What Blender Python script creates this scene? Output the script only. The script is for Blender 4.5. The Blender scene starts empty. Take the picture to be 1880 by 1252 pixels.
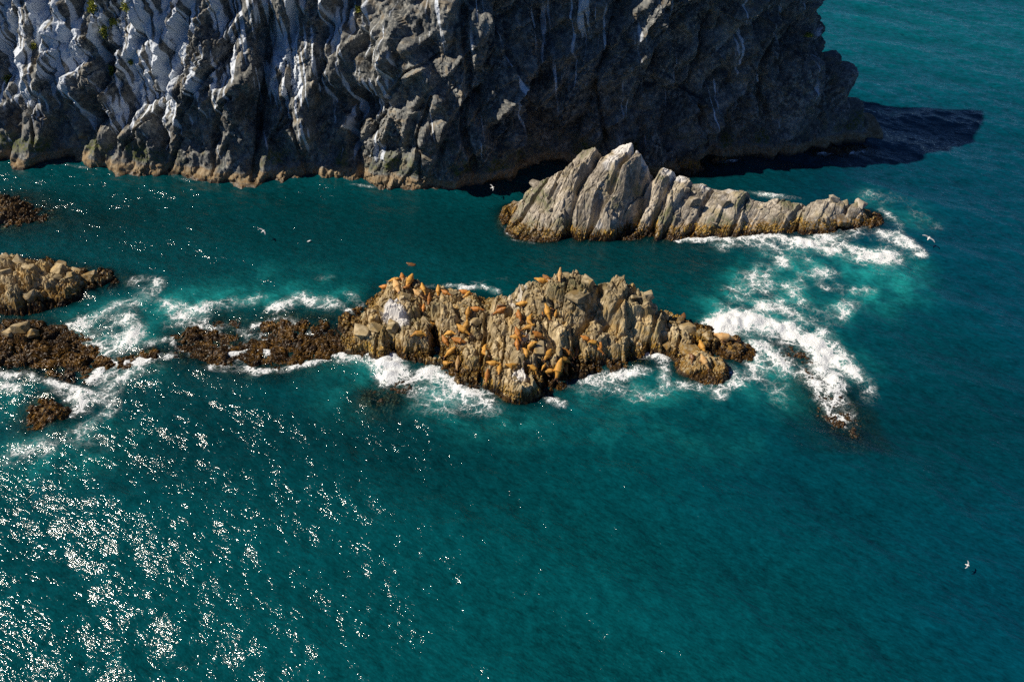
import bpy, bmesh, math, random
import numpy as np
from mathutils import Vector, Matrix, Quaternion
from mathutils.bvhtree import BVHTree

# ------------------------------------------------------------------ camera, sky, sun, exposure
sc = bpy.context.scene
COL = sc.collection
CAM_H, PITCH, LENS = 80.0, 42.0, 28.0
cam_d = bpy.data.cameras.new('camera'); cam = bpy.data.objects.new('camera', cam_d); COL.objects.link(cam)
cam.location = (0, 0, CAM_H); cam.rotation_euler = (math.radians(90 - PITCH), 0, 0)
cam_d.lens = LENS; cam_d.sensor_width = 36; cam_d.clip_start = 0.5; cam_d.clip_end = 20000
sc.camera = cam
SUN_E, SUN_A = 46.0, 85.0            # elevation; azimuth, degrees left of +Y
world = bpy.data.worlds.new('World'); sc.world = world; world.use_nodes = True
wn = world.node_tree.nodes; sky = wn.new('ShaderNodeTexSky'); sky.sky_type = 'NISHITA'; sky.sun_disc = False
sky.sun_elevation = math.radians(SUN_E); sky.sun_rotation = math.radians(-SUN_A)
sky.air_density = 1.0; sky.dust_density = 0.0; sky.ozone_density = 10.0; sky.altitude = 4500
world.node_tree.links.new(sky.outputs[0], wn['Background'].inputs[0]); wn['Background'].inputs[1].default_value = 0.062
sun_d = bpy.data.lights.new('sun', 'SUN'); sun_d.energy = 5.0; sun_d.angle = math.radians(0.5); sun_d.color = (1.0, 0.90, 0.76)
sun = bpy.data.objects.new('sun', sun_d); COL.objects.link(sun)
a, e = math.radians(SUN_A), math.radians(SUN_E)
SUN = Vector((-math.sin(a) * math.cos(e), math.cos(a) * math.cos(e), math.sin(e)))
sun.rotation_euler = SUN.to_track_quat('Z', 'Y').to_euler(); sun.location = SUN * 300
sc.view_settings.view_transform = 'Standard'; sc.view_settings.look = 'None'
sc.view_settings.exposure = 0.25; sc.view_settings.gamma = 1.0
sc.render.engine = 'CYCLES'; sc.cycles.use_denoising = False
sc.cycles.max_bounces = 4; sc.cycles.diffuse_bounces = 2; sc.cycles.glossy_bounces = 2; sc.cycles.transparent_max_bounces = 8
sc.cycles.caustics_reflective = False; sc.cycles.caustics_refractive = False; sc.cycles.sample_clamp_indirect = 4

rng = np.random.default_rng(7); random.seed(7)
FPX = LENS / 36.0 * 1880.0
_ps, _pc = math.sin(math.radians(PITCH)), math.cos(math.radians(PITCH))

def ray_dir(px, py):
    u = (px - 940.0) / FPX; v = (626.0 - py) / FPX
    return Vector((u, _pc + v * _ps, -_ps + v * _pc))

def W(px, py, z=0.0):
    """point at height z seen at photo pixel (px, py)"""
    d = ray_dir(px, py); t = (z - CAM_H) / d.z
    return (d.x * t, d.y * t)

# ------------------------------------------------------------------ noise (numpy)
def _h(ix, iy, iz, seed):
    n = (ix.astype(np.int64) * 374761393 + iy.astype(np.int64) * 668265263 + iz.astype(np.int64) * 2147483647 + seed * 1274126177) & 0xFFFFFFFF
    n = ((n ^ (n >> 13)) * 1274126177) & 0xFFFFFFFF
    n = ((n ^ (n >> 16)) * 2246822519) & 0xFFFFFFFF
    return n ^ (n >> 15)

def _f(n):
    return (n & 0xFFFFFF) / float(0xFFFFFF)

def rehash(n, k):
    m = (n.astype(np.int64) * 2654435761 + k * 40503 * 977) & 0xFFFFFFFF
    m = ((m ^ (m >> 15)) * 2246822519) & 0xFFFFFFFF
    return _f(m ^ (m >> 13))

def vnoise(P, seed=0):
    I = np.floor(P).astype(np.int64); F = P - I; F = F * F * (3 - 2 * F)
    out = np.zeros(len(P))
    for dx in (0, 1):
        wx = F[:, 0] if dx else 1 - F[:, 0]
        for dy in (0, 1):
            wy = F[:, 1] if dy else 1 - F[:, 1]
            for dz in (0, 1):
                wz = F[:, 2] if dz else 1 - F[:, 2]
                out += wx * wy * wz * _f(_h(I[:, 0] + dx, I[:, 1] + dy, I[:, 2] + dz, seed))
    return out * 2 - 1

def fbm(P, octs=4, seed=0, gain=0.5):
    o = np.zeros(len(P)); a_ = 1.0; s = 1.0
    for k in range(octs):
        o += a_ * vnoise(P * s + k * 17.3, seed + k); a_ *= gain; s *= 2.03
    return o

def voronoi(P, seed=0, flat=False):
    I = np.floor(P).astype(np.int64); N = len(P)
    f1 = np.full(N, 1e9); f2 = np.full(N, 1e9); cen = np.zeros((N, 3)); cid = np.zeros(N, np.int64)
    for dx in (-1, 0, 1):
        for dy in (-1, 0, 1):
            for dz in ((0,) if flat else (-1, 0, 1)):
                jx, jy, jz = I[:, 0] + dx, I[:, 1] + dy, I[:, 2] + dz
                h = _h(jx, jy, jz, seed)
                c = np.stack([jx + .1 + .8 * rehash(h, 1), jy + .1 + .8 * rehash(h, 2), jz + .1 + .8 * rehash(h, 3)], 1)
                if flat: c[:, 2] = P[:, 2]
                d = np.sqrt(((P - c) ** 2).sum(1))
                nb = d < f1
                f2 = np.where(nb, f1, np.minimum(f2, d))
                f1 = np.where(nb, d, f1); cid = np.where(nb, h, cid); cen[nb] = c[nb]
    return f1, f2, cid, cen

def blocks(u, v, seed, k=2.2, tilt=.5, bias=(0, 0), jit=.6, amp=1.0, top=None, size=.40):
    """union of tilted, steep-sided polygonal blocks: planar tops and flanks with sharp edges"""
    iu = np.floor(u).astype(np.int64); iv = np.floor(v).astype(np.int64); zero = np.zeros_like(iu)
    best = np.full(len(u), -1e9); bid = np.zeros(len(u), np.int64)
    for du in (-1, 0, 1):
        for dv in (-1, 0, 1):
            h = _h(iu + du, iv + dv, zero, seed)
            cu = iu + du + .15 + .7 * rehash(h, 1); cv = iv + dv + .15 + .7 * rehash(h, 2)
            x = u - cu; y = v - cv
            an = (rehash(h, 4) - .5) * 2 * jit; c = np.cos(an); s = np.sin(an)
            qx = c * x + s * y; qy = -s * x + c * y
            m = np.maximum(np.maximum(np.abs(qx) * (.75 + .6 * rehash(h, 5)), np.abs(qy) * (.75 + .6 * rehash(h, 6))), np.abs(qx * .8 + qy * .6) * (.8 + .5 * rehash(h, 9)))
            val = amp * ((rehash(h, 7) - .5) * 1.1 + ((rehash(h, 3) - .5) * 2 * tilt + bias[0]) * x + ((rehash(h, 8) - .5) * 2 * tilt + bias[1]) * y) - k * np.maximum(0, m - size)
            if top is not None: val += top(cu, cv, x, y)
            nb = val > best
            best = np.where(nb, val, best); bid = np.where(nb, h, bid)
    return best, bid

def sstep(a_, b_, x):
    t = np.clip((x - a_) / (b_ - a_), 0, 1); return t * t * (3 - 2 * t)

# ------------------------------------------------------------------ mesh helpers
def np_mesh(name, V, Q):
    m = bpy.data.meshes.new(name); Q = np.asarray(Q, np.int32); k = Q.shape[1]
    m.vertices.add(len(V)); m.vertices.foreach_set('co', np.asarray(V, np.float32).ravel())
    m.loops.add(Q.size); m.loops.foreach_set('vertex_index', Q.ravel())
    m.polygons.add(len(Q)); m.polygons.foreach_set('loop_start', np.arange(0, Q.size, k, dtype=np.int32))
    m.update(calc_edges=True); m.shade_flat()
    return m

def attr(m, name, vals):
    at = m.attributes.new(name, 'FLOAT', 'POINT'); at.data.foreach_set('value', np.asarray(vals, np.float32))

def grid_quads(nr, nc, keep=None):
    i = np.arange(nr * nc).reshape(nr, nc)
    q = np.stack([i[:-1, :-1], i[:-1, 1:], i[1:, 1:], i[1:, :-1]], -1).reshape(-1, 4)
    return q if keep is None else q[keep[q].any(1)]

def compact(V, Q, *arrs):
    used = np.zeros(len(V), bool); used[Q.ravel()] = True
    idx = np.cumsum(used) - 1
    return (V[used], idx[Q]) + tuple(x[used] for x in arrs)

def link(name, mesh, mat, parent=None, label=None, cat=None, group=None, kind=None, smooth=False):
    o = bpy.data.objects.new(name, mesh); COL.objects.link(o)
    if mat is not None and not mesh.materials: mesh.materials.append(mat)
    if smooth: mesh.shade_smooth()
    if parent: o.parent = parent
    for k_, v_ in (('label', label), ('category', cat), ('group', group), ('kind', kind)):
        if v_: o[k_] = v_
    return o

# ------------------------------------------------------------------ materials
class NT:
    def __init__(s, name):
        s.m = bpy.data.materials.new(name); s.m.use_nodes = True; s.t = s.m.node_tree; s.n = s.t.nodes
        s.n.clear(); s.out = s.n.new('ShaderNodeOutputMaterial')
    def add(s, typ, **kw):
        nd = s.n.new(typ)
        ins = kw.pop('ins', {})
        for k_, v_ in kw.items(): setattr(nd, k_, v_)
        for k_, v_ in ins.items(): s.set(nd.inputs[k_], v_)
        return nd
    def set(s, sock, v):
        if isinstance(v, bpy.types.NodeSocket): s.t.links.new(v, sock)
        elif isinstance(v, (tuple, list)) and len(v) == 3 and sock.type == 'RGBA': sock.default_value = (*v, 1)
        else: sock.default_value = v
    def math(s, op, a_, b_=0.0, c_=0.0, clamp=False):
        nd = s.n.new('ShaderNodeMath'); nd.operation = op; nd.use_clamp = clamp
        for i_, v_ in enumerate((a_, b_, c_)): s.set(nd.inputs[i_], v_)
        return nd.outputs[0]
    def vmath(s, op, a_, b_=(0, 0, 0)):
        nd = s.n.new('ShaderNodeVectorMath'); nd.operation = op
        s.set(nd.inputs[0], a_); s.set(nd.inputs[1], b_)
        return nd.outputs[0]
    def mixc(s, f, a_, b_, blend='MIX'):
        nd = s.n.new('ShaderNodeMix'); nd.data_type = 'RGBA'; nd.blend_type = blend; nd.clamp_factor = True
        s.set(nd.inputs[0], f); s.set(nd.inputs[6], a_); s.set(nd.inputs[7], b_)
        return nd.outputs[2]
    def rng(s, v, a_, b_, c_=0.0, d_=1.0, smooth=True):
        nd = s.n.new('ShaderNodeMapRange'); nd.interpolation_type = 'SMOOTHSTEP' if smooth else 'LINEAR'
        for i_, x in enumerate((v, a_, b_, c_, d_)): s.set(nd.inputs[i_], x)
        return nd.outputs[0]
    def noise(s, vec, scale, detail=3.0, rough=0.55, out='Fac', dist=0.0):
        nd = s.n.new('ShaderNodeTexNoise'); s.set(nd.inputs['Vector'], vec)
        nd.inputs['Scale'].default_value = scale; nd.inputs['Detail'].default_value = detail
        nd.inputs['Roughness'].default_value = rough; nd.inputs['Distortion'].default_value = dist
        return nd.outputs[out]
    def vor(s, vec, scale, feature='DISTANCE_TO_EDGE'):
        nd = s.n.new('ShaderNodeTexVoronoi'); nd.feature = feature; s.set(nd.inputs['Vector'], vec); nd.inputs['Scale'].default_value = scale
        return nd.outputs['Distance'] if feature != 'COLOR' else nd.outputs['Color']
    def attr(s, name):
        nd = s.n.new('ShaderNodeAttribute'); nd.attribute_name = name; return nd.outputs['Fac']
    def pos(s):
        return s.n.new('ShaderNodeNewGeometry').outputs['Position']
    def mapping(s, vec, rot=(0, 0, 0), scale=(1, 1, 1)):
        nd = s.n.new('ShaderNodeMapping'); s.set(nd.inputs[0], vec); nd.inputs['Rotation'].default_value = rot; nd.inputs['Scale'].default_value = scale
        return nd.outputs[0]
    def bump(s, h, dist, strength=1.0, normal=None):
        nd = s.n.new('ShaderNodeBump'); s.set(nd.inputs['Height'], h); nd.inputs['Distance'].default_value = dist; nd.inputs['Strength'].default_value = strength
        if normal is not None: s.set(nd.inputs['Normal'], normal)
        return nd.outputs[0]
    def done(s, sh):
        s.t.links.new(sh, s.out.inputs['Surface']); return s.m

def rock_material(name, dark, mid, light, warm, band=1.0, wet_hi=0.9, ochre_hi=2.4, tint=0.5, guano_c=(.62, .60, .57), tide=0.0):
    """grey-brown fractured rock; ochre rockweed band and dark wet foot by height; guano and algae from vertex masks"""
    t = NT(name); P = t.pos()
    sep = t.n.new('ShaderNodeSeparateXYZ'); t.set(sep.inputs[0], P); z = sep.outputs[2]
    n1 = t.noise(P, 0.22, 4, .6); n2 = t.noise(P, 1.3, 5, .65); n3 = t.noise(P, 6.0, 4, .7)
    c = t.mixc(t.rng(n1, .35, .65), dark, mid)
    c = t.mixc(t.rng(n2, .42, .68), c, light)
    c = t.mixc(t.math('MULTIPLY', t.rng(t.noise(P, .5, 3), .5, .68), tint), c, warm)
    tone = t.attr('tone')
    c = t.mixc(1.0, c, t.rng(tone, .15, .85, .5, 1.45, False), 'MULTIPLY')
    c = t.mixc(t.rng(n3, .58, .75, 0, .35), c, tuple(x * .5 for x in dark))
    g = t.attr('green')
    c = t.mixc(t.math('MULTIPLY', g, t.rng(n2, .38, .6)), c, (.085, .10, .03))
    gu = t.attr('guano')
    gpat = t.rng(t.math('ADD', gu, t.math('MULTIPLY', t.math('SUBTRACT', n3, .5), .5)), .36, .6)
    c = t.mixc(gpat, c, guano_c)
    zz = t.math('ADD', z, t.math('MULTIPLY', t.math('SUBTRACT', n2, .5), 2.2))
    och = t.math('MULTIPLY', t.rng(zz, ochre_hi, ochre_hi * .45), t.rng(t.noise(P, 2.3, 4, .7), .38, .58))
    ocol = t.mixc(t.rng(n3, .4, .65), (.30, .17, .03), (.11, .055, .012))
    c = t.mixc(t.math('MULTIPLY', och, band), c, ocol)
    if tide:
        zt = t.math('ADD', z, t.math('MULTIPLY', t.math('SUBTRACT', t.noise(P, .35, 3), .5), 1.2))
        c = t.mixc(t.math('MULTIPLY', t.rng(zt, 2.0, 1.5), .85), c, t.mixc(t.rng(n2, .4, .6), (.34, .27, .17), (.20, .13, .06)))
    wet = t.math('MULTIPLY', t.rng(zz, wet_hi, wet_hi * .3), t.math('MULTIPLY', band, .93))
    wcol = t.mixc(t.rng(t.noise(P, 4, 4, .7), .5, .68), (.018, .013, .009), (.13, .06, .012))
    c = t.mixc(wet, c, wcol)
    nb = t.bump(n3, .045, .8)
    p = t.add('ShaderNodeBsdfPrincipled', ins={'Base Color': c, 'Roughness': t.rng(wet, 0, 1, .92, .38, False), 'Normal': nb, 'Specular IOR Level': .3})
    return t.done(p.outputs[0])

M_SK = rock_material('grey_beige_rock', (.19, .15, .08), (.39, .30, .165), (.56, .455, .285), (.43, .285, .10), ochre_hi=2.7, tint=.7)
M_RIDGE = rock_material('tan_slab_rock', (.20, .175, .14), (.34, .295, .23), (.52, .465, .38), (.36, .29, .15))
M_CLIFF = rock_material('dark_cliff_rock', (.055, .064, .07), (.16, .165, .16), (.32, .315, .28), (.26, .20, .12), band=.9, wet_hi=.55, ochre_hi=1.9, tint=.55, tide=1.0, guano_c=(.58, .63, .69))
M_REEF = rock_material('weedy_reef_rock', (.06, .045, .03), (.13, .095, .06), (.23, .18, .12), (.2, .11, .03), wet_hi=1.5, ochre_hi=3.0)
M_BLACK = rock_material('wet_black_rock', (.05, .042, .033), (.11, .09, .065), (.19, .16, .12), (.2, .12, .04), wet_hi=1.0, ochre_hi=2.6)

def simple_mat(name, c1, c2, scale, rough=.7, spec=.3, tone=False, bump=0.0, vary=False):
    t = NT(name); P = t.n.new('ShaderNodeTexCoord').outputs['Object']
    n = t.noise(P, scale, 3)
    c = t.mixc(t.rng(n, .35, .65), c1, c2)
    if vary: c = t.mixc(1.0, c, t.rng(t.n.new('ShaderNodeObjectInfo').outputs['Random'], 0, 1, .78, 1.22, False), 'MULTIPLY')
    if tone: c = t.mixc(1.0, c, t.rng(t.attr('tone'), 0, 1, .3, 2.3, False), 'MULTIPLY')
    ins = {'Base Color': c, 'Roughness': rough, 'Specular IOR Level': spec}
    if bump: ins['Normal'] = t.bump(n, bump)
    return t.done(t.add('ShaderNodeBsdfPrincipled', ins=ins).outputs[0])

M_WEED = simple_mat('brown_kelp', (.034, .016, .003), (.13, .066, .010), .9, .42, .28, tone=True)
M_WEEDY = simple_mat('ochre_rockweed', (.22, .125, .02), (.33, .21, .045), 1.5, .5, .4, tone=True)
M_GRASS = simple_mat('cliff_grass', (.20, .23, .035), (.34, .33, .07), 3, .8, .2, tone=True)
LION = {'gold': simple_mat('golden_fur', (.52, .275, .05), (.42, .19, .03), 2.2, .6, .35, vary=True),
        'orange': simple_mat('orange_brown_fur', (.46, .185, .032), (.33, .12, .02), 2.2, .55, .4, vary=True),
        'tan': simple_mat('pale_tan_fur', (.56, .36, .16), (.48, .26, .09), 2.0, .7, .25, vary=True),
        'brown': simple_mat('dark_brown_fur', (.17, .075, .025), (.26, .12, .035), 2.0, .45, .45, vary=True)}
M_FLIP = simple_mat('dark_flipper_skin', (.06, .03, .014), (.11, .05, .02), 3, .5, .4)
M_GULL = simple_mat('white_plumage', (.78, .77, .74), (.7, .69, .66), 4, .8, .2)
M_GULLW = simple_mat('grey_wing_plumage', (.38, .39, .41), (.3, .31, .33), 4, .8, .2)

# ------------------------------------------------------------------ heightfield rocks
def rbf(pts, vals):
    A = np.asarray(pts, float); n = len(A)
    D = np.sqrt(((A[:, None] - A[None]) ** 2).sum(-1)) - np.eye(n) * .15
    Pm = np.c_[np.ones(n), A]
    K = np.block([[D, Pm], [Pm.T, np.zeros((3, 3))]])
    s = np.linalg.lstsq(K, np.r_[vals, 0, 0, 0], rcond=None)[0]
    def f(X):
        out = np.empty(len(X))
        for k in range(0, len(X), 40000):
            B = X[k:k + 40000]
            out[k:k + 40000] = np.sqrt(((B[:, None] - A[None]) ** 2).sum(-1)) @ s[:n] + s[n] + B @ s[n + 1:]
        return out
    return f

FIELDS = []          # (xs, ys, Z) of every heightfield, for water depth

def sample(field, X, Y):
    xs, ys, Z = field
    fx = np.clip((X - xs[0]) / (xs[1] - xs[0]), 0, len(xs) - 1.001); fy = np.clip((Y - ys[0]) / (ys[1] - ys[0]), 0, len(ys) - 1.001)
    ix = fx.astype(int); iy = fy.astype(int); u = fx - ix; v = fy - iy
    return Z[iy, ix] * (1 - u) * (1 - v) + Z[iy, ix + 1] * u * (1 - v) + Z[iy + 1, ix] * (1 - u) * v + Z[iy + 1, ix + 1] * u * v

def rock_field(outline, ctrl, res, seed, block=3.2, amp=1.0, blocky=.75, aniso=(0.0, 1.0, 1.0), bias=(0, 0), drop=3.0, drop_h=2.6, round_=0.0, sub=1.0, zero=0.0, clefts=(), steep=1.7, tl=.9, olev=1.0, calm_x=None, vb=.6):
    """outline: waterline pixels; ctrl: (px, py, height). Returns mesh data for a fractured outcrop rising from the sea."""
    O = np.array([W(*p) for p in outline])
    C = np.array([W(p[0], p[1], p[2]) for p in ctrl]); H = [p[2] for p in ctrl]
    area = 0.5 * sum(O[i][0] * O[(i + 1) % len(O)][1] - O[(i + 1) % len(O)][0] * O[i][1] for i in range(len(O)))
    sg = 1 if area > 0 else -1
    pts = [*C]; vals = [*H]
    L = len(O)
    for i in range(L):
        p, q = O[i], O[(i + 1) % L]
        n = max(1, int(np.hypot(*(q - p)) / 2.5))
        for k in range(n):
            b = p + (q - p) * k / n
            d = (q - p) / (np.hypot(*(q - p)) + 1e-6); nr = np.array([d[1], -d[0]]) * sg
            pts.append(b); vals.append(zero)
            pts.append(b + nr * drop); vals.append(-drop_h)
    f = rbf(pts, np.array(vals, float))
    x0, y0 = O.min(0) - 6; x1, y1 = np.maximum(O.max(0), C.max(0)) + 6
    xs = np.arange(x0, x1, res); ys = np.arange(y0, y1, res)
    X, Y = np.meshgrid(xs, ys); n = X.size
    env = f(np.c_[X.ravel(), Y.ravel()]); E2 = env.reshape(X.shape)
    ca, sa = math.cos(aniso[0]), math.sin(aniso[0])
    def loc(x, y, s):
        u = (x * ca + y * sa) / (s * aniso[1]); v = (-x * sa + y * ca) / (s * aniso[2])
        return u, v
    wx = X.ravel() + .22 * fbm(np.c_[X.ravel() * .5, Y.ravel() * .5, np.zeros(n)], 3, seed)
    wy = Y.ravel() + .22 * fbm(np.c_[X.ravel() * .5, Y.ravel() * .5, np.zeros(n) + 9], 3, seed)
    z = env.copy(); tone = np.zeros(n)
    gy, gx = np.gradient(E2, res)
    land = sstep(-1.2, .8, env)
    for lev, (s, am) in enumerate(((block, .9), (block * .45, .34))):
        u, v = loc(wx, wy, s)
        bu = bias[0] * ca * aniso[1] + bias[1] * sa * aniso[1]; bw = -bias[0] * sa * aniso[2] + bias[1] * ca * aniso[2]
        a_l = am * amp * (1 if lev == 0 else sub)
        if lev == 0:
            def topf(cu, cv, x, y):
                xm, ym = cu * s * aniso[1], cv * s * aniso[2]
                cx, cy = xm * ca - ym * sa, xm * sa + ym * ca
                dxm, dym = x * s * aniso[1], y * s * aniso[2]
                ddx, ddy = dxm * ca - dym * sa, dxm * sa + dym * ca
                return sample((xs, ys, E2), cx, cy) + (1 - blocky) * (sample((xs, ys, gx), cx, cy) * ddx + sample((xs, ys, gy), cx, cy) * ddy)
            b_, cid = blocks(u, v, seed * 13 + lev, k=steep * s, tilt=.75 * tl / .9, bias=(bu, bw), amp=a_l, top=topf)
            b_ = np.clip(b_, env - .9 * amp, env + 1.1 * amp)
            z = z * (1 - land) + b_ * land
        else:
            b_, cid = blocks(u, v, seed * 13 + lev, k=3.4 * a_l * 1.6, tilt=.8 * tl / .9, bias=(bu * .7, bw * .7), amp=a_l)
            z += b_ * (.3 + .7 * land)
        tone += (.25, .25)[lev] * rehash(cid, 11)
    # joints and chips: tilted facets parted by narrow cracks; some slabs stay whole, others are shattered
    msk = .28 + .95 * sstep(-.25, .45, fbm(np.c_[X.ravel() * .3, Y.ravel() * .3, np.zeros(n) + 4], 3, seed + 9))
    ani_ = (aniso[0], aniso[1] ** .5, aniso[2] ** .5)
    def loc2(x, y, s):
        return (x * ca + y * sa) / (s * ani_[1]), (-x * sa + y * ca) / (s * ani_[2])
    for lev, (s, am, cr, cw) in enumerate(((block * .36, .40 * olev, .66, .17), (block * .16, .20 * olev, .27, .11), (block * .075, .08, .06, .09))):
        u, v = loc2(wx, wy, s)
        f1, f2, cid, cen = voronoi(np.c_[u, v, np.zeros(n)], seed * 17 + lev, flat=True)
        du, dv = (u - cen[:, 0]), (v - cen[:, 1])
        r1, r2, r3 = (rehash(cid, k) * 2 - 1 for k in (5, 6, 7))
        z += am * amp * sub * (r1 * .5 + (r2 * tl + bu * vb) * du + (r3 * tl + bw * vb) * dv) * (.3 + .7 * land) * msk
        z -= cr * amp * sub * (1 - sstep(0, cw / s * 2, f2 - f1)) * land * (.35 + .65 * msk)
        tone += (.25, .17, .08)[lev] * rehash(cid, 11)
    if calm_x: z = env + (z - env) * (1 - calm_x[2] * sstep(calm_x[0], calm_x[1], X.ravel()))
    for pl, cw, cd in clefts:
        Pw = np.array([W(*p) for p in pl]); q = np.c_[wx, wy]; best = np.full(n, 1e9)
        for a_, b_ in zip(Pw[:-1], Pw[1:]):
            ab = b_ - a_; t_ = np.clip(((q - a_) @ ab) / (ab @ ab), 0, 1)
            best = np.minimum(best, np.hypot(*(q - a_ - t_[:, None] * ab).T))
        z -= .75 * cd * (1 - sstep(cw * .45, cw, best)) * land
    PP = np.c_[X.ravel(), Y.ravel(), z]
    z += .055 * amp * fbm(PP * 1.6, 4, seed + 3, .6)
    Z = z.reshape(X.shape)
    FIELDS.append((xs, ys, Z))
    V = np.c_[X.ravel(), Y.ravel(), z]
    Q = grid_quads(*X.shape, keep=(z > -2.4))
    return V, Q, tone, (xs, ys, Z)

BV = []              # (vertices, quads) for resting things on the rocks
def build_rock(name, mat, label, cat, guano=(), green=0.0, group=None, rest=True, **kw):
    V, Q, tone, fld = rock_field(**kw)
    V, Q, tone = compact(V, Q, tone)
    m = np_mesh(name, V, Q)
    attr(m, 'tone', tone)
    g = np.zeros(len(V))
    for (px, py, h, r, s) in guano:
        x, y = W(px, py, h); g = np.maximum(g, s * np.exp(-((V[:, 0] - x) ** 2 + (V[:, 1] - y) ** 2) / r ** 2))
    nz = fbm(V * .45, 3, 91)
    attr(m, 'guano', np.clip(g + .25 * nz * (g > .05), 0, 1))
    attr(m, 'green', np.clip(sstep(.2, .8, fbm(V * .22 + 31, 3, 5) + .3) * green, 0, 1))
    o = link(name, m, mat, label=label, cat=cat, group=group)
    if rest: BV.append((V, Q))
    return o, fld

# boulder meshes, shared
def boulder_mesh(k):
    r = random.Random(100 + k); bm = bmesh.new()
    for _ in range(15):
        v = Vector((r.uniform(-1, 1), r.uniform(-1, 1), r.uniform(-1, 1)))
        v = v / max(abs(v.x), abs(v.y), abs(v.z)) * r.uniform(.72, 1)
        bm.verts.new((v.x * .5, v.y * .42, v.z * .38))
    res = bmesh.ops.convex_hull(bm, input=bm.verts)
    bmesh.ops.delete(bm, geom=[g for g in res['geom_interior'] if isinstance(g, bmesh.types.BMVert)], context='VERTS')
    bmesh.ops.bevel(bm, geom=bm.edges[:], offset=.018, segments=1, affect='EDGES', clamp_overlap=True)
    bmesh.ops.triangulate(bm, faces=bm.faces[:])
    bmesh.ops.subdivide_edges(bm, edges=[e_ for e_ in bm.edges if e_.calc_length() > .3], cuts=1)
    bmesh.ops.triangulate(bm, faces=bm.faces[:])
    m = bpy.data.meshes.new('boulder'); bm.to_mesh(m); bm.free()
    co = np.empty(len(m.vertices) * 3); m.vertices.foreach_get('co', co); co = co.reshape(-1, 3)
    co += np.stack([fbm(co * 4 + q, 3, k + q) for q in (0, 7, 13)], 1) * .018
    m.vertices.foreach_set('co', co.ravel()); m.update()
    attr(m, 'tone', np.full(len(m.vertices), r.uniform(.15, .55))); attr(m, 'guano', np.zeros(len(m.vertices))); attr(m, 'green', np.zeros(len(m.vertices)))
    return m
BOULDERS = {}
def boulder(parent, mat, k, loc, size, rot):
    key = (k % 12, mat.name)
    if key not in BOULDERS:
        mm = boulder_mesh(k % 12); mm.materials.append(mat); BOULDERS[key] = mm
    o = bpy.data.objects.new('boulder', BOULDERS[key]); COL.objects.link(o); o.parent = parent
    o.location = loc; o.rotation_euler = rot; o.scale = size
    return o

def scatter_boulders(parent, mat, fld, n, smin, smax, zmin, zmax, seed, spots=()):
    r = random.Random(seed); xs, ys, Z = fld; done = 0; tries = 0
    lst = []
    for (px, py, h, s) in spots:
        x, y = W(px, py, h); lst.append((x, y, s))
    while done < n and tries < n * 60:
        tries += 1
        x, y = r.uniform(xs[0], xs[-1]), r.uniform(ys[0], ys[-1])
        zc = sample(fld, np.array([x]), np.array([y]))[0]
        if zmin < zc < zmax:
            lst.append((x, y, smin + (smax - smin) * r.random() ** 2.2)); done += 1
    for i, (x, y, s) in enumerate(lst):
        zc = sample(fld, np.array([x, x + .3 * s, x - .3 * s, x, x]), np.array([y, y, y, y + .3 * s, y - .3 * s])).mean()
        boulder(parent, mat, r.randrange(12), (x, y, zc + .04 * s), (s * r.uniform(.8, 1.25), s * r.uniform(.8, 1.25), s * r.uniform(.7, 1.1)),
                (r.uniform(-.5, .5), r.uniform(-.5, .5), r.uniform(0, 6.28)))

# ------------------------------------------------------------------ the headland cliff
# waterline pixel (or world), top offset inward (dx, dy), top height
H_TOP = 54.0
cl_px = [(-330, 262), (-120, 280), (0, 292), (60, 300), (120, 296), (165, 306), (260, 316), (340, 324), (400, 331), (455, 334), (520, 322), (600, 320), (680, 336),
         (780, 341), (860, 333), (940, 326), (985, 303), (1040, 300), (1100, 312), (1180, 306), (1260, 302), (1350, 292), (1450, 278), (1540, 267), (1600, 259)]
outer = [np.array(W(*p)) for p in cl_px]
lean = [(0, 25)] * 4 + [(2, 25)] * 4 + [(1, 23)] * 5 + [(0, 13)] + [(-2, 8)] + [(-3, 6)] * 4 + [(-4, 6), (-6, 6), (-10, 6), (-16, 6), (-22, 7), (-27, 8)]
inner = [o_ + np.array(l_) for o_, l_ in zip(outer, lean)]
tip = outer[-1]
outer += [tip + (2.5, 3.5), tip + (2.5, 8), tip + (-2, 15), tip + (-14, 24), tip + (-40, 38), tip + (-90, 50), np.array((-175, 215.0))]
inner += [tip + (-27, 9.5), tip + (-26.5, 10.5), tip + (-27, 12), tip + (-30, 16), tip + (-45, 24), tip + (-90, 34), np.array((-170, 195.0))]
outer = np.array(outer); inner = np.array(inner)
seg = np.r_[0, np.cumsum(np.hypot(*np.diff(outer, axis=0).T))]
n_front = len(cl_px) + 2
du = []
s_ = 0.0
while s_ < seg[-1]:
    du.append(s_); s_ += .235 if s_ < seg[n_front - 1] else 1.5
U = np.array(du); NU = len(U)
def smooth(a_, k):
    kr = np.ones(k) / k; return np.convolve(np.pad(a_, k // 2, mode='edge'), kr, 'valid')[:len(a_)]
OX, OY = (smooth(np.interp(U, seg, outer[:, i]), 9) for i in (0, 1))
IX, IY = (smooth(np.interp(U, seg, inner[:, i]), 41) for i in (0, 1))
zl = np.r_[np.arange(-2.5, 34.5, .225), np.arange(35, H_TOP + .1, 1.0)]; NZ = len(zl)
T = np.clip(zl / H_TOP, -.06, 1)
tipw = sstep(55, 78, OX)[:, None]                       # concave flare of the point
S = (1 - tipw) * T[None] + tipw * np.where(T > 0, np.abs(T) ** .72, T)[None]
GX = OX[:, None] + (IX - OX)[:, None] * S; GY = OY[:, None] + (IY - OY)[:, None] * S; GZ = np.repeat(zl[None], NU, 0)
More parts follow.
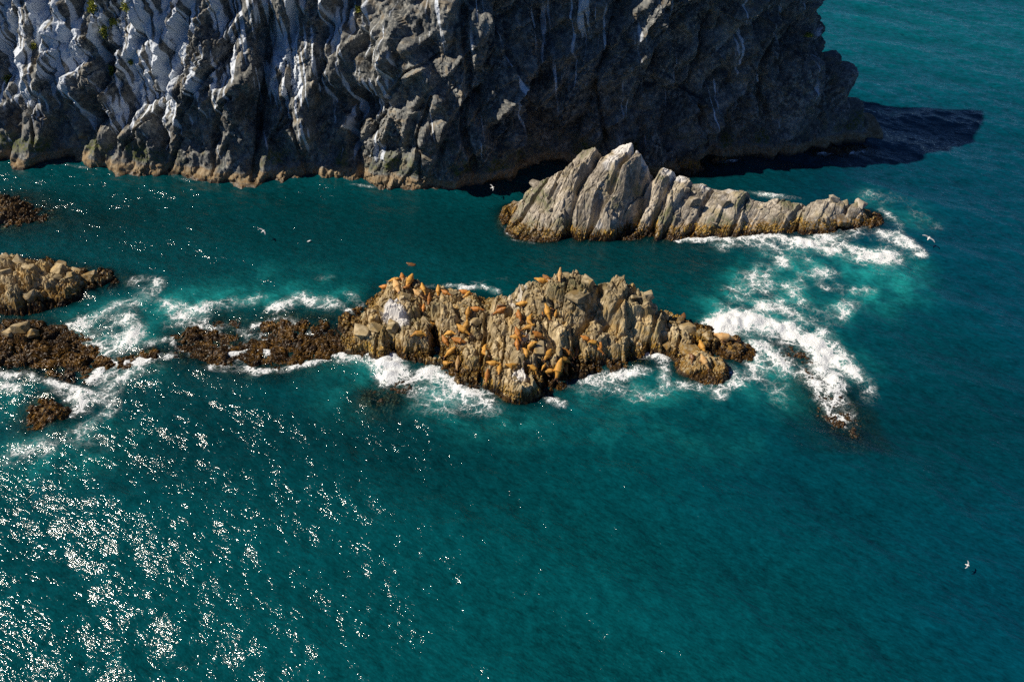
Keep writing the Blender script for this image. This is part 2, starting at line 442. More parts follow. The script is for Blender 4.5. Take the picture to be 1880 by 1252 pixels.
du_ = np.stack(np.gradient(np.stack([GX, GY, GZ]), axis=1)); dz_ = np.stack(np.gradient(np.stack([GX, GY, GZ]), axis=2))
NRM = np.cross(du_.transpose(1, 2, 0), dz_.transpose(1, 2, 0)); NRM /= np.linalg.norm(NRM, axis=2, keepdims=True) + 1e-9
if NRM[NU // 4, 20, 1] > 0: NRM = -NRM
P3 = np.stack([GX, GY, GZ], -1).reshape(-1, 3); NR = NRM.reshape(-1, 3); NC = len(P3)
disp = np.zeros(NC); ctone = np.zeros(NC)
warp = np.stack([fbm(P3 * .16 + q, 3, 40 + q) for q in (0, 5)], 1)
QX = P3[:, 0] + .35 * warp[:, 0] ; QZ = P3[:, 2] + .35 * warp[:, 1]; QY = P3[:, 1]
# strata lean: sheared so that ribs run from lower left to upper right
SH = QX - .42 * QZ
fade = sstep(36, 30, P3[:, 2]) * .6 + .4
for lev, (sx, sz, am, tl) in enumerate(((10.0, 14.0, 2.6, .8), (4.6, 6.0, 1.2, 1.0))):
    b_, cid = blocks(SH / sx + QY * .03, QZ / sz, 300 + lev, k=am * 4.2, tilt=tl, bias=(.55, -.35), jit=.6, amp=am)
    disp += b_; ctone += (.15, .2, .15)[lev] * rehash(cid, 11)
disp -= 1.0
# fracture planes: straight tilted bands, long side to the left
def band(ax, az, deg, period, skew, seed):
    a_ = math.radians(deg); t_ = (ax * math.sin(a_) - az * math.cos(a_)) / period; l_ = (ax * math.cos(a_) + az * math.sin(a_))
    t_ = t_ + .55 * fbm(np.c_[ax * .06 + seed, az * .06, ax * 0], 2, seed)
    k_ = np.floor(t_); fr = t_ - k_
    t2 = _f(_h(k_.astype(np.int64), np.floor(l_ / (period * 2.3) + 7.3 * _f(_h(k_.astype(np.int64), k_.astype(np.int64) * 0, k_.astype(np.int64) * 0, seed))).astype(np.int64), k_.astype(np.int64) * 0, seed + 1))
    return np.where(fr < skew, fr / skew, (1 - fr) / (1 - skew)) * (.15 + 1.1 * t2)
for i_, (dg_, pe_, am_, sk_) in enumerate(((64, 6.5, 2.4, .82), (52, 3.0, 1.1, .80), (112, 5.2, 1.5, .70), (30, 4.2, .9, .25), (78, 1.5, .34, .8), (128, 2.2, .34, .7), (48, .85, .16, .8), (100, 1.05, .14, .7), (15, 1.4, .18, .25))):
    disp += am_ * (band(QX, QZ, dg_, pe_, sk_, 500 + i_ * 3) - .4)
cmsk = .38 + .9 * sstep(-.15, .55, fbm(np.c_[SH * .14, QZ * .10, SH * 0], 3, 71))
for lev, (sx, sz, am, cr, cw) in enumerate(((2.7, 3.8, .30, .2, .16), (1.1, 1.9, .30, .2, .12), (.6, .8, .20, .08, .10))):
    F1, F2, cid, cen = voronoi(np.c_[SH / sx, QZ / sz, np.zeros(NC)], 330 + lev, flat=True)
    r1, r2, r3 = (rehash(cid, k) * 2 - 1 for k in (5, 6, 7))
    disp += am * (r1 * .5 + (r2 * .9 + .45) * (SH / sx - cen[:, 0]) + (r3 * .8 - .3) * (QZ / sz - cen[:, 1])) * cmsk
    disp -= cr * (1 - sstep(0, cw / sx * 2, F2 - F1)) * cmsk ** 1.5; ctone += (.2, .25, .1)[lev] * rehash(cid, 11)
# named buttresses (+) and gullies (-): px, py on the face, radii in metres, push
def face_pt(px, py):
    d = ray_dir(px, py); best = None
    for t in np.linspace(100, 260, 400):
        p = Vector((0, 0, CAM_H)) + d * t
        i = np.argmin(np.abs(OX[:NU * 3 // 4] - p.x)); s = max(p.z, 0) / H_TOP
        if p.y >= OY[i] + (IY[i] - OY[i]) * s or p.z < 0: return p.x, max(p.z, 0)
    return p.x, p.z
for px, py, rx, rz, am in ((820, 190, 5.5, 16, 3.6), (720, 120, 5, 7, 1.6), (560, 200, 5, 11, 2.6), (430, 230, 3.5, 7, 2.0), (470, 290, 3, 5, 1.2), (640, 250, 3.2, 7, -2.8),
                           (485, 90, 3.0, 14, -2.6), (150, 235, 4.0, 7, -3.2), (60, 180, 5, 14, 2.0), (300, 150, 7, 16, 2.4), (0, 110, 3.2, 7, -5.0), (590, 60, 6, 6, -1.8), (470, 250, 1.6, 10, -1.4),
                           (1000, 260, 3.0, 6, -3.5), (900, 300, 3, 3, 1.5), (820, 305, 3.5, 2.5, 1.8), (1100, 60, 5, 16, 1.2), (1250, 100, 4, 16, -1.6), (1215, 285, 6, 6, -2.6), (1330, 275, 5, 4, -1.6), (1540, 258, 5, 3, -1.5), (1400, 120, 6, 14, 1.4)):
    x, z = face_pt(px, py)
    disp += am * np.exp(-(((P3[:, 0] - x) - .25 * (P3[:, 2] - z)) / rx) ** 2 - ((P3[:, 2] - z) / rz) ** 2)
for pl, cw, cd in (([(468, 325), (478, 230), (492, 110), (500, 20)], .8, 2.6), ([(660, 320), (640, 240), (655, 170)], .9, 2.0), ([(870, 310), (850, 230), (862, 120), (850, 20)], .9, 2.2), ([(778, 330), (770, 250), (800, 170)], .5, 1.6), ([(190, 290), (172, 230), (195, 130), (180, 40)], .8, 2.2),
                   ([(395, 320), (385, 250), (430, 180)], .5, 1.4), ([(960, 300), (975, 200), (930, 90), (960, 10)], .7, 1.8), ([(560, 310), (540, 240), (520, 180)], .5, 1.4), ([(310, 310), (340, 220), (385, 140), (440, 60)], .5, 1.5), ([(70, 280), (60, 200), (110, 130)], .5, 1.5),
                   ([(1120, 280), (1090, 160), (1130, 40)], .6, 1.5), ([(1300, 270), (1270, 160), (1310, 30)], .7, 1.6), ([(1420, 250), (1400, 130), (1440, 40)], .6, 1.5), ([(700, 200), (760, 130), (810, 95)], .4, 1.2), ([(230, 270), (300, 180), (330, 130)], .4, 1.3)):
    Pw = np.array([face_pt(*p) for p in pl]); q = np.c_[QX, QZ]; best = np.full(NC, 1e9)
    for a_, b_ in zip(Pw[:-1], Pw[1:]):
        ab = b_ - a_; t_ = np.clip(((q - a_) @ ab) / (ab @ ab), 0, 1)
        best = np.minimum(best, np.hypot(*(q - a_ - t_[:, None] * ab).T))
    disp -= cd * (1 - sstep(cw * .4, cw, best)) * (P3[:, 1] < 178)
disp += .10 * fbm(P3 * np.array((.9, .9, .5)), 4, 77, .6)
disp -= np.percentile(disp[(P3[:, 2] > 0) & (P3[:, 2] < 8) & (P3[:, 1] < 170)], 60) - .1
disp *= fade * np.where(P3[:, 1] > 178, .5, 1) * (.42 + .58 * sstep(0, 9, P3[:, 2]))
disp += sstep(2.6, .3, P3[:, 2]) * .7 + sstep(.4, -2.5, P3[:, 2]) * 1.2                      # worn ledge at the waterline
VC = P3 + NR * disp[:, None]
VC[:, 2] = np.where(P3[:, 2] > 33, np.maximum(VC[:, 2], 30), VC[:, 2])
QC = grid_quads(NU, NZ)
# crown of the headland: rings closing over the top
top = np.arange(NU) * NZ + NZ - 1
mid = np.array([np.interp(VC[top, 0], (-170, -60, 30, 62), (185, 178, 172, 168.5))]).T
extra = []; ring = top; base = len(VC); rings = [VC]
for k, (f_, h_) in enumerate(((.35, 2.5), (.75, 4.0), (1.0, 4.6))):
    R = VC[top].copy(); R[:, 1] = R[:, 1] * (1 - f_) + mid[:, 0] * f_; R[:, 2] = H_TOP + h_ + fbm(R * .1, 2, 8)
    new = base + k * NU + np.arange(NU); rings.append(R)
    extra.append(np.stack([ring[:-1], ring[1:], new[1:], new[:-1]], 1)); ring = new
VC2 = np.concatenate(rings); QC2 = np.concatenate([QC] + extra)
if True:
    nrm_test = np.cross(VC2[QC2[5000, 1]] - VC2[QC2[5000, 0]], VC2[QC2[5000, 3]] - VC2[QC2[5000, 0]])
    if nrm_test[1] > 0: QC2 = QC2[:, ::-1]
mc = np_mesh('headland_cliff', VC2, QC2)
def padc(a_): return np.r_[a_, np.zeros(len(VC2) - len(a_)) + .3]
attr(mc, 'tone', padc(ctone))
xx, zz_ = P3[:, 0], P3[:, 2]
streak = .6 * fbm(np.c_[xx * .5 - zz_ * .05, QY * .3, zz_ * .05], 3, 55, .6) + .9 * fbm(np.c_[xx * 2.6 + zz_ * .25, QY * .3, zz_ * .07], 2, 57)
reg = (.62 * sstep(-42, -62, xx) * sstep(4, 14, zz_) + .55 * np.exp(-((xx + 37) / 13) ** 2) * sstep(12, 24, zz_) + .42 * np.exp(-((xx + 42) / 4) ** 2) * sstep(2, 5, zz_) * sstep(28, 18, zz_)
       + .5 * np.exp(-((xx + 29) / 4) ** 2) * sstep(2, 5, zz_) * sstep(24, 14, zz_) + .18)
reg = np.where(xx > -4, .10 + .10 * sstep(15, 28, zz_), reg)  # guano thinned on the right half so the shaded face comes out darker
attr(mc, 'guano', padc(np.clip(reg + .74 * streak - .30, 0, 1) * sstep(2.0, 4.5, zz_)))
attr(mc, 'green', padc(np.clip(sstep(7, 3, zz_) * sstep(1.5, 2.5, zz_) * (fbm(P3 * .3, 3, 9) + .35) * 1.6, 0, 1)))
cliff = link('headland_cliff', mc, M_CLIFF, label='tall dark headland cliff streaked white, rising behind the channel', cat='cliff')
CLIFF_BVH = BVHTree.FromPolygons([tuple(v) for v in VC2[::1]], [tuple(q) for q in QC2])
OUT_POLY = np.c_[OX, OY]

# ------------------------------------------------------------------ skerries
skerry, F_SK = build_rock('sea_lion_skerry', M_SK, 'grey-beige blocky skerry crowded with sea lions in the middle', 'rock islet', green=.55,
    guano=((720, 568, 4, 2.2, .9), (735, 580, 3.8, 1.8, .8), (945, 550, 5, 2.2, .55), (1000, 505, 8, 2.4, .35), (955, 690, 2.6, 1.5, .7), (1150, 505, 8, 2.5, .4), (960, 620, 4, 1.6, .5), (1070, 520, 8.5, 2.5, .3)),
    outline=[(597, 598), (604, 632), (660, 652), (740, 662), (788, 668), (798, 690), (850, 712), (885, 722), (965, 741), (1008, 735), (1030, 715), (1042, 695), (1075, 688), (1130, 678), (1180, 668),
             (1230, 658), (1290, 645), (1325, 634), (1335, 620), (1320, 606), (1260, 592), (1215, 578), (1180, 562), (1120, 552), (1050, 550), (980, 556), (900, 556), (840, 548), (780, 532), (730, 530), (680, 540), (652, 552), (660, 572), (625, 575)],
    ctrl=[(620, 588, 1.3), (660, 583, 2.4), (720, 568, 4.2), (770, 602, 3.6), (700, 610, 3), (650, 622, 1.4), (770, 645, 2.0), (745, 620, 2.8),
          (672, 540, 1.3), (700, 526, 3), (740, 512, 4.6), (775, 520, 3.9), (760, 560, 4.2), (820, 532, 3), (870, 545, 2.9), (800, 580, 4), (800, 628, .9), (796, 600, 2.0), (835, 600, 3.8), (850, 640, 2.6), (870, 570, 4.2), (890, 612, 3.2), (905, 640, 3.2), (880, 530, 1.8),
          (930, 545, 5), (960, 522, 6.6), (1000, 500, 8.3), (1050, 492, 9), (1085, 511, 8.5), (1098, 515, 7.4), (1130, 500, 8.8), (1160, 505, 8.2), (1190, 535, 6.5), (1215, 558, 4.2), (1000, 560, 6.6), (1060, 560, 6.8), (1085, 585, 4.8), (1110, 560, 6.2), (1160, 570, 5.5), (960, 580, 5.4),
          (1000, 610, 4.6), (960, 640, 3.8), (1050, 620, 3.0), (1110, 610, 3.7), (1180, 620, 2.7), (1060, 660, 1.5), (920, 690, 2.5), (945, 690, 3.2), (965, 705, 2.9), (985, 690, 1.6), (1000, 690, 2), (1020, 660, 2.4), (995, 725, .8), (900, 662, 1.9), (870, 680, 1.2), (830, 672, 1.5), (1100, 640, 2.3),
          (1240, 578, 3), (1270, 610, 3), (1225, 640, 1.4), (1260, 635, 2.2), (1305, 612, 1.9), (1140, 645, 1.9)],
    clefts=(([(802, 575, 3.5), (796, 605, 2.2), (798, 650, .8)], 1.0, 2.0), ([(893, 570, 4), (886, 630, 3.2), (880, 690, 1.5)], .42, 1.3), ([(932, 570, 5), (926, 620, 4.2), (922, 668, 2.8)], .30, 1.0),
            ([(1105, 520, 7.8), (1085, 570, 5.8), (1066, 610, 3.6), (1052, 655, 1.6)], .7, 1.5), ([(1178, 520, 7.2), (1140, 560, 6), (1100, 615, 3.5)], .45, 1.1), ([(970, 605, 4.4), (966, 650, 3.6), (972, 700, 2.4)], .45, 1.2), ([(1012, 640, 3.0), (1003, 700, 1.6)], .9, 1.2),
            ([(1214, 560, 4), (1190, 635, 2)], .55, 1.2), ([(1085, 512, 8.3), (1060, 530, 7.8), (1040, 520, 8.2)], .3, .8), ([(1250, 600, 2.8), (1245, 650, 1.2)], .35, .9), ([(700, 590, 3.4), (690, 640, 1.6)], .3, .8)),
    res=.125, seed=3, block=4.3, amp=1.0, blocky=.72, steep=2.4, tl=.45, olev=.75)
scatter_boulders(skerry, M_SK, F_SK, 60, .5, 1.5, 1.0, 9.5, 11,
    spots=((1244, 574, 3.2, 2.3), (1262, 596, 2.8, 2.6), (1268, 628, 2.6, 3.2), (1140, 497, 9, 2.2), (1078, 515, 8.5, 3.0), (1062, 543, 7.6, 2.8), (1185, 548, 5.5, 2.6), (1165, 545, 6.4, 2.4), (1040, 495, 9, 2.3), (990, 640, 3.4, 2.4),
           (720, 590, 3.8, 2.4), (690, 600, 3.0, 2.4), (665, 615, 2.0, 2.2), (780, 578, 4, 2.0), (742, 545, 4.3, 2.0), (870, 585, 4, 2.0), (1000, 560, 6.6, 2.2), (930, 600, 4.6, 2.2), (1300, 612, 2.1, 2.2), (1225, 620, 2.6, 2.0)))

ridge, F_RI = build_rock('slab_ridge_skerry', M_RIDGE, 'long tan ridge of tilted rock slabs tapering towards the breaking surf', 'rock islet', green=.8,
    guano=((1150, 270, 11.5, 2.6, .9), (1190, 300, 9, 2.4, .9), (1240, 325, 7, 3, .8), (1290, 335, 6, 3, .6), (1120, 310, 9, 2.2, .5), (1090, 275, 10, 1.8, .45), (1345, 345, 5, 2.5, .55), (1100, 380, 6, 1.2, .5), (1330, 375, 4.2, 1.6, .5), (1420, 362, 4, 1.6, .3)),
    outline=[(918, 398), (930, 425), (950, 438), (990, 443), (1050, 441), (1130, 439), (1250, 438), (1340, 434), (1430, 429), (1520, 426), (1580, 419), (1618, 408), (1612, 392), (1570, 384), (1500, 388), (1420, 382), (1340, 374), (1250, 366), (1160, 362), (1080, 362), (1010, 368), (950, 378)],
    ctrl=[(935, 385, 1.2), (942, 356, 3.2), (980, 342, 4.6), (1015, 324, 6.3), (1048, 302, 8.4), (1070, 279, 10.0), (1095, 272, 10.1), (1108, 290, 8.9), (1140, 269, 10.7), (1160, 274, 10.5), (1172, 292, 9.6), (1190, 294, 10.2), (1196, 330, 5.2), (1204, 318, 6.4), (1218, 308, 8.8), (1250, 325, 7), (1290, 331, 6.2),
          (1340, 342, 5.2), (1370, 350, 4.8), (1430, 362, 4), (1490, 376, 3.2), (1522, 358, 4.6), (1540, 357, 4.6), (1556, 372, 3), (1575, 366, 3.8), (1598, 388, 1.6),
          (990, 390, 2.8), (1050, 375, 5), (1100, 345, 7.8), (1060, 418, 1.4), (1120, 392, 4.6), (1150, 325, 9), (1172, 375, 3.6), (1160, 420, 1.0), (1230, 372, 4.8), (1300, 380, 4), (1255, 415, 1.2), (1350, 388, 3.6), (1350, 418, 1.2), (1450, 388, 3.2), (1450, 412, 1.3), (1520, 396, 2.8), (1560, 400, 2), (1000, 428, .7), (1540, 385, 3)],
    res=.14, seed=8, clefts=(([(1112, 280, 9.5), (1088, 320, 8), (1060, 365, 5)], .55, 1.8), ([(1170, 282, 9.5), (1150, 310, 9), (1120, 350, 7)], .6, 2.0), ([(1204, 315, 7.5), (1186, 360, 5), (1158, 415, 1.4)], 1.25, 2.6), ([(1236, 325, 7), (1220, 380, 4.6)], .5, 1.4),
            ([(1310, 345, 5.6), (1285, 385, 3.8)], .5, 1.3), ([(1372, 358, 4.6), (1345, 420, 1.3)], .5, 1.2), ([(1480, 380, 3.2), (1462, 420, 1)], .4, 1.0), ([(1040, 320, 7), (1010, 380, 3.5)], .45, 1.2), ([(1560, 370, 3.2), (1540, 410, 1.4)], .5, 1.1)),
    block=5.6, amp=1.0, blocky=.5, steep=2.2, vb=.2, aniso=(math.radians(55), 1.8, .62), bias=(.8, -.1), sub=.62, calm_x=(24, 34, .5))
scatter_boulders(ridge, M_RIDGE, F_RI, 26, .6, 1.8, 1.0, 8, 21, spots=((1530, 364, 4.0, 2.8), (1578, 374, 3.0, 2.6), (1552, 370, 3.4, 2.0), (1272, 372, 4.4, 2.6), (1330, 372, 4.4, 2.8), (1018, 322, 6.2, 2.2), (985, 345, 4.6, 2.4), (1548, 395, 2.4, 2.6)))

LEFT, F_LE = build_rock('boulder_skerry', M_SK, 'grey boulder-strewn skerry running in from the left edge below the kelp reef', 'rock islet', green=.2,
    outline=[(-170, 600), (0, 572), (60, 569), (110, 561), (165, 541), (215, 528), (245, 512), (200, 498), (140, 490), (80, 480), (0, 478), (-170, 500)],
    ctrl=[(0, 466, 3.4), (40, 472, 3.1), (100, 488, 2.9), (128, 508, 2.4), (60, 505, 3.6), (20, 525, 3.8), (70, 545, 1.6), (110, 538, 1.4), (-80, 485, 4.4), (-80, 545, 3.8), (178, 512, 1.0), (210, 518, .5), (150, 530, .8), (40, 548, 2.2)],
    res=.15, seed=15, block=2.6, amp=.9, blocky=.6)
scatter_boulders(LEFT, M_SK, F_LE, 42, .6, 2.4, .8, 5, 31, spots=((105, 490, 2.9, 3.0), (35, 480, 3.2, 2.8), (130, 505, 2.4, 2.2), (55, 535, 2.6, 2.6), (5, 500, 3.6, 2.6), (165, 506, 1.3, 2.6)))

build_rock('kelp_islet', M_REEF, 'small brown weedy rock at the left edge, farthest up the channel', 'rock islet', rest=False,
    outline=[(-150, 425), (0, 414), (50, 410), (85, 402), (92, 388), (55, 374), (20, 364), (-150, 366)],
    ctrl=[(2, 353, 1.6), (22, 360, 1.4), (30, 382, 1.3), (0, 392, 1.4), (62, 390, .5), (-60, 385, 2.6), (20, 372, .5)],
    res=.16, seed=19, block=2.0, amp=.6, blocky=.5, drop=7.0, drop_h=2.2)
F_K1 = FIELDS[-1]
build_rock('drowned_reef', M_REEF, 'dark drowned reef under the channel water, right of the far left rock', 'reef', rest=False,
    outline=[(60, 420), (150, 425), (225, 418), (240, 405), (180, 395), (100, 385), (60, 392)], ctrl=[(90, 402, -.35), (140, 405, -.6), (200, 408, -.9)], res=.25, seed=20, block=2.0, amp=.5, blocky=.3, drop=4.0, drop_h=2.2, zero=-1.3)
F_K5 = FIELDS[-1]
LOW, F_LOW = build_rock('kelp_reef', M_REEF, 'long low reef matted with brown kelp along the left edge', 'reef', rest=False,
    outline=[(-170, 725), (0, 697), (60, 690), (105, 706), (140, 712), (172, 692), (200, 672), (300, 663), (368, 658), (415, 672), (445, 664), (430, 648), (390, 640), (340, 636), (280, 642), (220, 652), (165, 645), (168, 622), (135, 604), (60, 592), (0, 588), (-170, 592)],
    ctrl=[(36, 598, 2.1), (20, 612, 2.0), (62, 612, 1.7), (10, 645, 1.1), (80, 655, .9), (60, 672, .5), (130, 655, .5), (150, 672, .5), (120, 692, .4), (250, 656, .4), (330, 648, .4), (290, 650, .45), (200, 664, .5), (380, 650, .4), (420, 660, .35), (-80, 640, 1.4), (105, 618, .6), (142, 622, .4), (40, 635, 1.2)],
    res=.16, seed=23, block=3.4, amp=.5, blocky=.5, drop=4.0, drop_h=1.6)
scatter_boulders(LOW, M_SK, F_LOW, 0, 1, 1, 0, 1, 41, spots=((38, 604, 1.9, 2.6), (58, 612, 1.5, 2.0), (20, 610, 1.9, 1.8)))
build_rock('kelp_rock', M_REEF, 'small round kelp-covered rock ringed by surf, lowest of the left rocks', 'rock', rest=False,
    outline=[(46, 776), (56, 742), (85, 724), (112, 738), (132, 760), (112, 777), (80, 784)], ctrl=[(85, 742, 1.2), (75, 764, .9), (105, 760, .8)],
    res=.13, seed=29, block=1.4, amp=.5, blocky=.4, drop=3.5, drop_h=1.6)
F_K2 = FIELDS[-1]
build_rock('washed_reef', M_REEF, 'wave-washed kelp reef just left of the sea lion skerry', 'reef', rest=False,
    outline=[(418, 664), (432, 640), (462, 612), (500, 584), (560, 586), (612, 594), (640, 612), (640, 636), (600, 652), (580, 660), (540, 670), (480, 682), (440, 676)],
    ctrl=[(500, 600, .05), (540, 596, .4), (580, 610, .35), (560, 640, .45), (500, 650, .35), (470, 665, .25), (450, 650, .1), (520, 625, .0), (435, 660, .2), (610, 620, .55), (605, 638, .5)],
    res=.15, seed=33, block=3.0, amp=.5, blocky=.5, drop=4.0, drop_h=1.4)
F_K3 = FIELDS[-1]
build_rock('kelp_ledge', M_REEF, 'low kelp ledge outlined by a thin foam loop, between the two left reefs', 'reef', rest=False,
    outline=[(314, 632), (326, 612), (362, 602), (396, 590), (432, 592), (428, 622), (402, 645), (352, 642)],
    ctrl=[(345, 622, .4), (380, 615, .2), (410, 605, .05), (390, 632, .2), (410, 640, .2)], res=.15, seed=37, block=2.6, amp=.4, blocky=.4, drop=4.5, drop_h=1.4)
F_K4 = FIELDS[-1]
build_rock('surf_reef', M_BLACK, 'dark reef half drowned in white surf beyond the skerry tip', 'reef', rest=False,
    outline=[(1432, 655), (1440, 640), (1470, 640), (1500, 672), (1545, 715), (1568, 760), (1560, 800), (1535, 780), (1500, 740), (1462, 700)],
    ctrl=[(1455, 655, .2), (1490, 690, .15), (1525, 735, .15), (1548, 775, .05)], res=.16, seed=43, block=1.6, amp=.5, blocky=.4, drop=3.5, drop_h=1.2)
build_rock('drowned_rock', M_REEF, 'brown drowned rock showing through water in front of the splash', 'rock', rest=False,
    outline=[(668, 735), (680, 712), (720, 700), (750, 690), (770, 705), (750, 725), (720, 742), (690, 748)],
    ctrl=[(700, 722, -.25), (735, 708, .15), (755, 700, .25)], res=.16, seed=47, block=1.5, amp=.35, blocky=.3, drop=3.0, drop_h=1.4)
block_rock, F_BL = build_rock('tilted_block_rock', M_SK, 'squarish tilted block with ochre rim in front of the skerry tip', 'rock', green=.2,
    outline=[(1240, 668), (1248, 688), (1275, 700), (1330, 702), (1340, 682), (1328, 662), (1300, 652), (1262, 652)],
    ctrl=[(1278, 638, 2.7), (1300, 642, 2.6), (1312, 656, 2.4), (1256, 648, 2.2), (1270, 676, 1.3), (1308, 682, 1.2), (1285, 660, 2.1), (1328, 680, 1.0)],
    res=.12, seed=51, block=2.4, amp=.5, blocky=.4, drop=2.2)
ledge_rock, F_LD = build_rock('wet_ledge_rock', M_BLACK, 'dark wet ledge at the skerry tip under the big pale sea lion', 'rock',
    outline=[(1305, 640), (1325, 652), (1350, 660), (1378, 662), (1386, 645), (1370, 628), (1335, 618), (1310, 622)],
    ctrl=[(1345, 612, 1.5), (1328, 625, 1.5), (1350, 630, 1.2), (1368, 640, .6), (1330, 645, .7)], res=.12, seed=55, block=1.8, amp=.45, blocky=.4, drop=2.5)
build_rock('pinnacle_rock', M_CLIFF, 'jagged grey pinnacle at the cliff foot behind the slab ridge', 'rock', rest=False,
    outline=[(1166, 308), (1180, 322), (1215, 324), (1248, 316), (1252, 304), (1225, 298), (1185, 298)],
    ctrl=[(1203, 234, 8.2), (1196, 250, 6.2), (1178, 264, 4.8), (1234, 256, 5.0), (1215, 268, 4.8), (1190, 296, 2.2), (1230, 298, 1.6)], res=.15, seed=61, block=2.0, amp=.8, blocky=.5, aniso=(1.2, 1.3, .7))
build_rock('stump_rock', M_BLACK, 'short ochre-footed stump of rock right of the pinnacle', 'rock', rest=False,
    outline=[(1242, 314), (1262, 320), (1288, 316), (1292, 306), (1270, 302), (1248, 304)], ctrl=[(1262, 276, 3.8), (1276, 276, 3.6), (1255, 296, 1.8), (1280, 298, 1.6)], res=.15, seed=67, block=1.6, amp=.6, blocky=.5)
build_rock('foot_rock', M_BLACK, 'low ochre rock washed by foam at the shaded cliff foot', 'rock', rest=False,
    outline=[(1300, 300), (1330, 303), (1350, 298), (1345, 290), (1315, 290)], ctrl=[(1318, 288, 1.4), (1335, 291, 1.0)], res=.16, seed=71, block=1.4, amp=.5, blocky=.4)
build_rock('tip_ledge', M_BLACK, 'flat wave-washed ledge at the far point of the headland', 'rock', rest=False,
    outline=[(1490, 282), (1530, 286), (1570, 280), (1600, 276), (1590, 268), (1540, 268), (1500, 272)], ctrl=[(1520, 272, .7), (1560, 272, .5)], res=.18, seed=73, block=1.6, amp=.4, blocky=.4)

# boulders resting along the cliff foot
for i, (px, py, s, rz) in enumerate(((700, 326, 3.0, 1.0), (790, 332, 3.2, .6), (815, 318, 4.2, .5), (850, 330, 2.6, 1.4), (905, 318, 3.0, .7), (180, 300, 2.8, .2), (430, 326, 3.0, .8), (395, 324, 2.4, .1), (30, 292, 2.6, .9))):
    x, y = W(px, py, .8)
    boulder(cliff, M_CLIFF, i * 5 + 1, (x, y + .6, .55), (s, s * .9, s * .8), (.3, -.25, rz))

# ------------------------------------------------------------------ seaweed (uncountable ribbons)
def weed(name, fld, n, zlo, zhi, label, mat, seed, length=(.4, 1.1), width=.05, box=None):
    r = np.random.default_rng(seed); xs, ys, Z = fld
    x = r.uniform(xs[0], xs[-1], n * 12); y = r.uniform(ys[0], ys[-1], n * 12); z = sample(fld, x, y)
    ok = (z > zlo) & (z < zhi) & (fbm(np.c_[x * .5, y * .5, x * 0], 3, seed) > -.45)
    x, y, z = x[ok][:n], y[ok][:n], z[ok][:n]; n = len(x)
    e_ = .4
    gx = (sample(fld, x + e_, y) - sample(fld, x - e_, y)); gy = (sample(fld, x, y + e_) - sample(fld, x, y - e_))
    ang = 2.6 * fbm(np.c_[x * .22, y * .22, x * 0 + 3], 3, seed + 80) + .5 + r.normal(0, .4, n)
    L = r.uniform(*length, n); wd = width * r.uniform(.6, 1.5, n); curl = r.normal(0, .7, n)
    V = np.zeros((n, 8, 3)); px_, py_ = x.copy(), y.copy()
    for k in range(4):
        aa = ang + curl * k / 3
        zz = np.maximum(sample(fld, px_, py_), -.5 if zlo < 0 else -9) + (.03, .09, .07, .02)[k] + r.uniform(0, .05, n)
        ww = wd * (.5, 1.0, .9, .25)[k]
        V[:, 2 * k] = np.stack([px_ - np.sin(aa) * ww, py_ + np.cos(aa) * ww, zz], 1)
        V[:, 2 * k + 1] = np.stack([px_ + np.sin(aa) * ww, py_ - np.cos(aa) * ww, zz + r.normal(0, .05, n)], 1)
        px_ = px_ + np.cos(aa) * L / 3; py_ = py_ + np.sin(aa) * L / 3
    b = (np.arange(n) * 8)[:, None, None]
    Q = (b + np.array([[0, 1, 3, 2], [2, 3, 5, 4], [4, 5, 7, 6]])[None]).reshape(-1, 4)
    m = np_mesh(name, V.reshape(-1, 3), Q); attr(m, 'tone', np.repeat(np.clip(r.random(n) ** 4 * .8 + .14 + .34 * fbm(np.c_[x * .3, y * .3, x * 0], 4, seed + 50), 0, 1), 8))
    link(name, m, mat, label=label, cat='seaweed', kind='stuff')
weed('seaweed', F_LOW, 24000, -.8, 1.3, 'mat of brown kelp over the long left reef', M_WEED, 1)
weed('seaweed', F_K2, 4200, -.7, 1.5, 'brown kelp over the small round surf-ringed rock', M_WEED, 2)
weed('seaweed', F_K3, 14000, -.7, 1.2, 'brown kelp over the washed reef left of the skerry', M_WEED, 3)
weed('seaweed', F_K4, 7000, -.8, .9, 'brown kelp over the low foam-looped ledge', M_WEED, 4)
weed('seaweed', F_K1, 4500, -1.2, .9, 'dark kelp round the far left weedy rock', M_WEED, 5)
weed('seaweed', F_K5, 5000, -1.4, .5, 'drowned dark kelp in the left channel', M_WEED, 15, length=(.6, 1.4))
weed('seaweed', F_LE, 6000, -.9, .8, 'kelp fringe round the boulder-strewn left skerry', M_WEED, 6)
weed('seaweed', F_SK, 9000, -.4, .7, 'dark kelp fringe round the sea lion skerry', M_WEED, 7, length=(.25, .6), width=.08)
weed('rockweed', F_SK, 6000, .6, 1.5, 'ochre rockweed band on the sea lion skerry', M_WEEDY, 8, length=(.15, .4), width=.08)
weed('seaweed', F_RI, 5000, -.3, .6, 'dark kelp fringe round the slab ridge', M_WEED, 9, length=(.25, .6), width=.08)
weed('rockweed', F_RI, 4500, .5, 1.5, 'ochre rockweed band along the slab ridge foot', M_WEEDY, 10, length=(.15, .4), width=.09)
weed('seaweed', F_LD, 1200, -.4, 1.0, 'dark kelp on the wet ledge at the skerry tip', M_WEED, 12, length=(.2, .5), width=.08)
weed('seaweed', F_BL, 1200, -.4, .9, 'dark kelp skirt round the tilted block rock', M_WEED, 13, length=(.2, .5), width=.08)

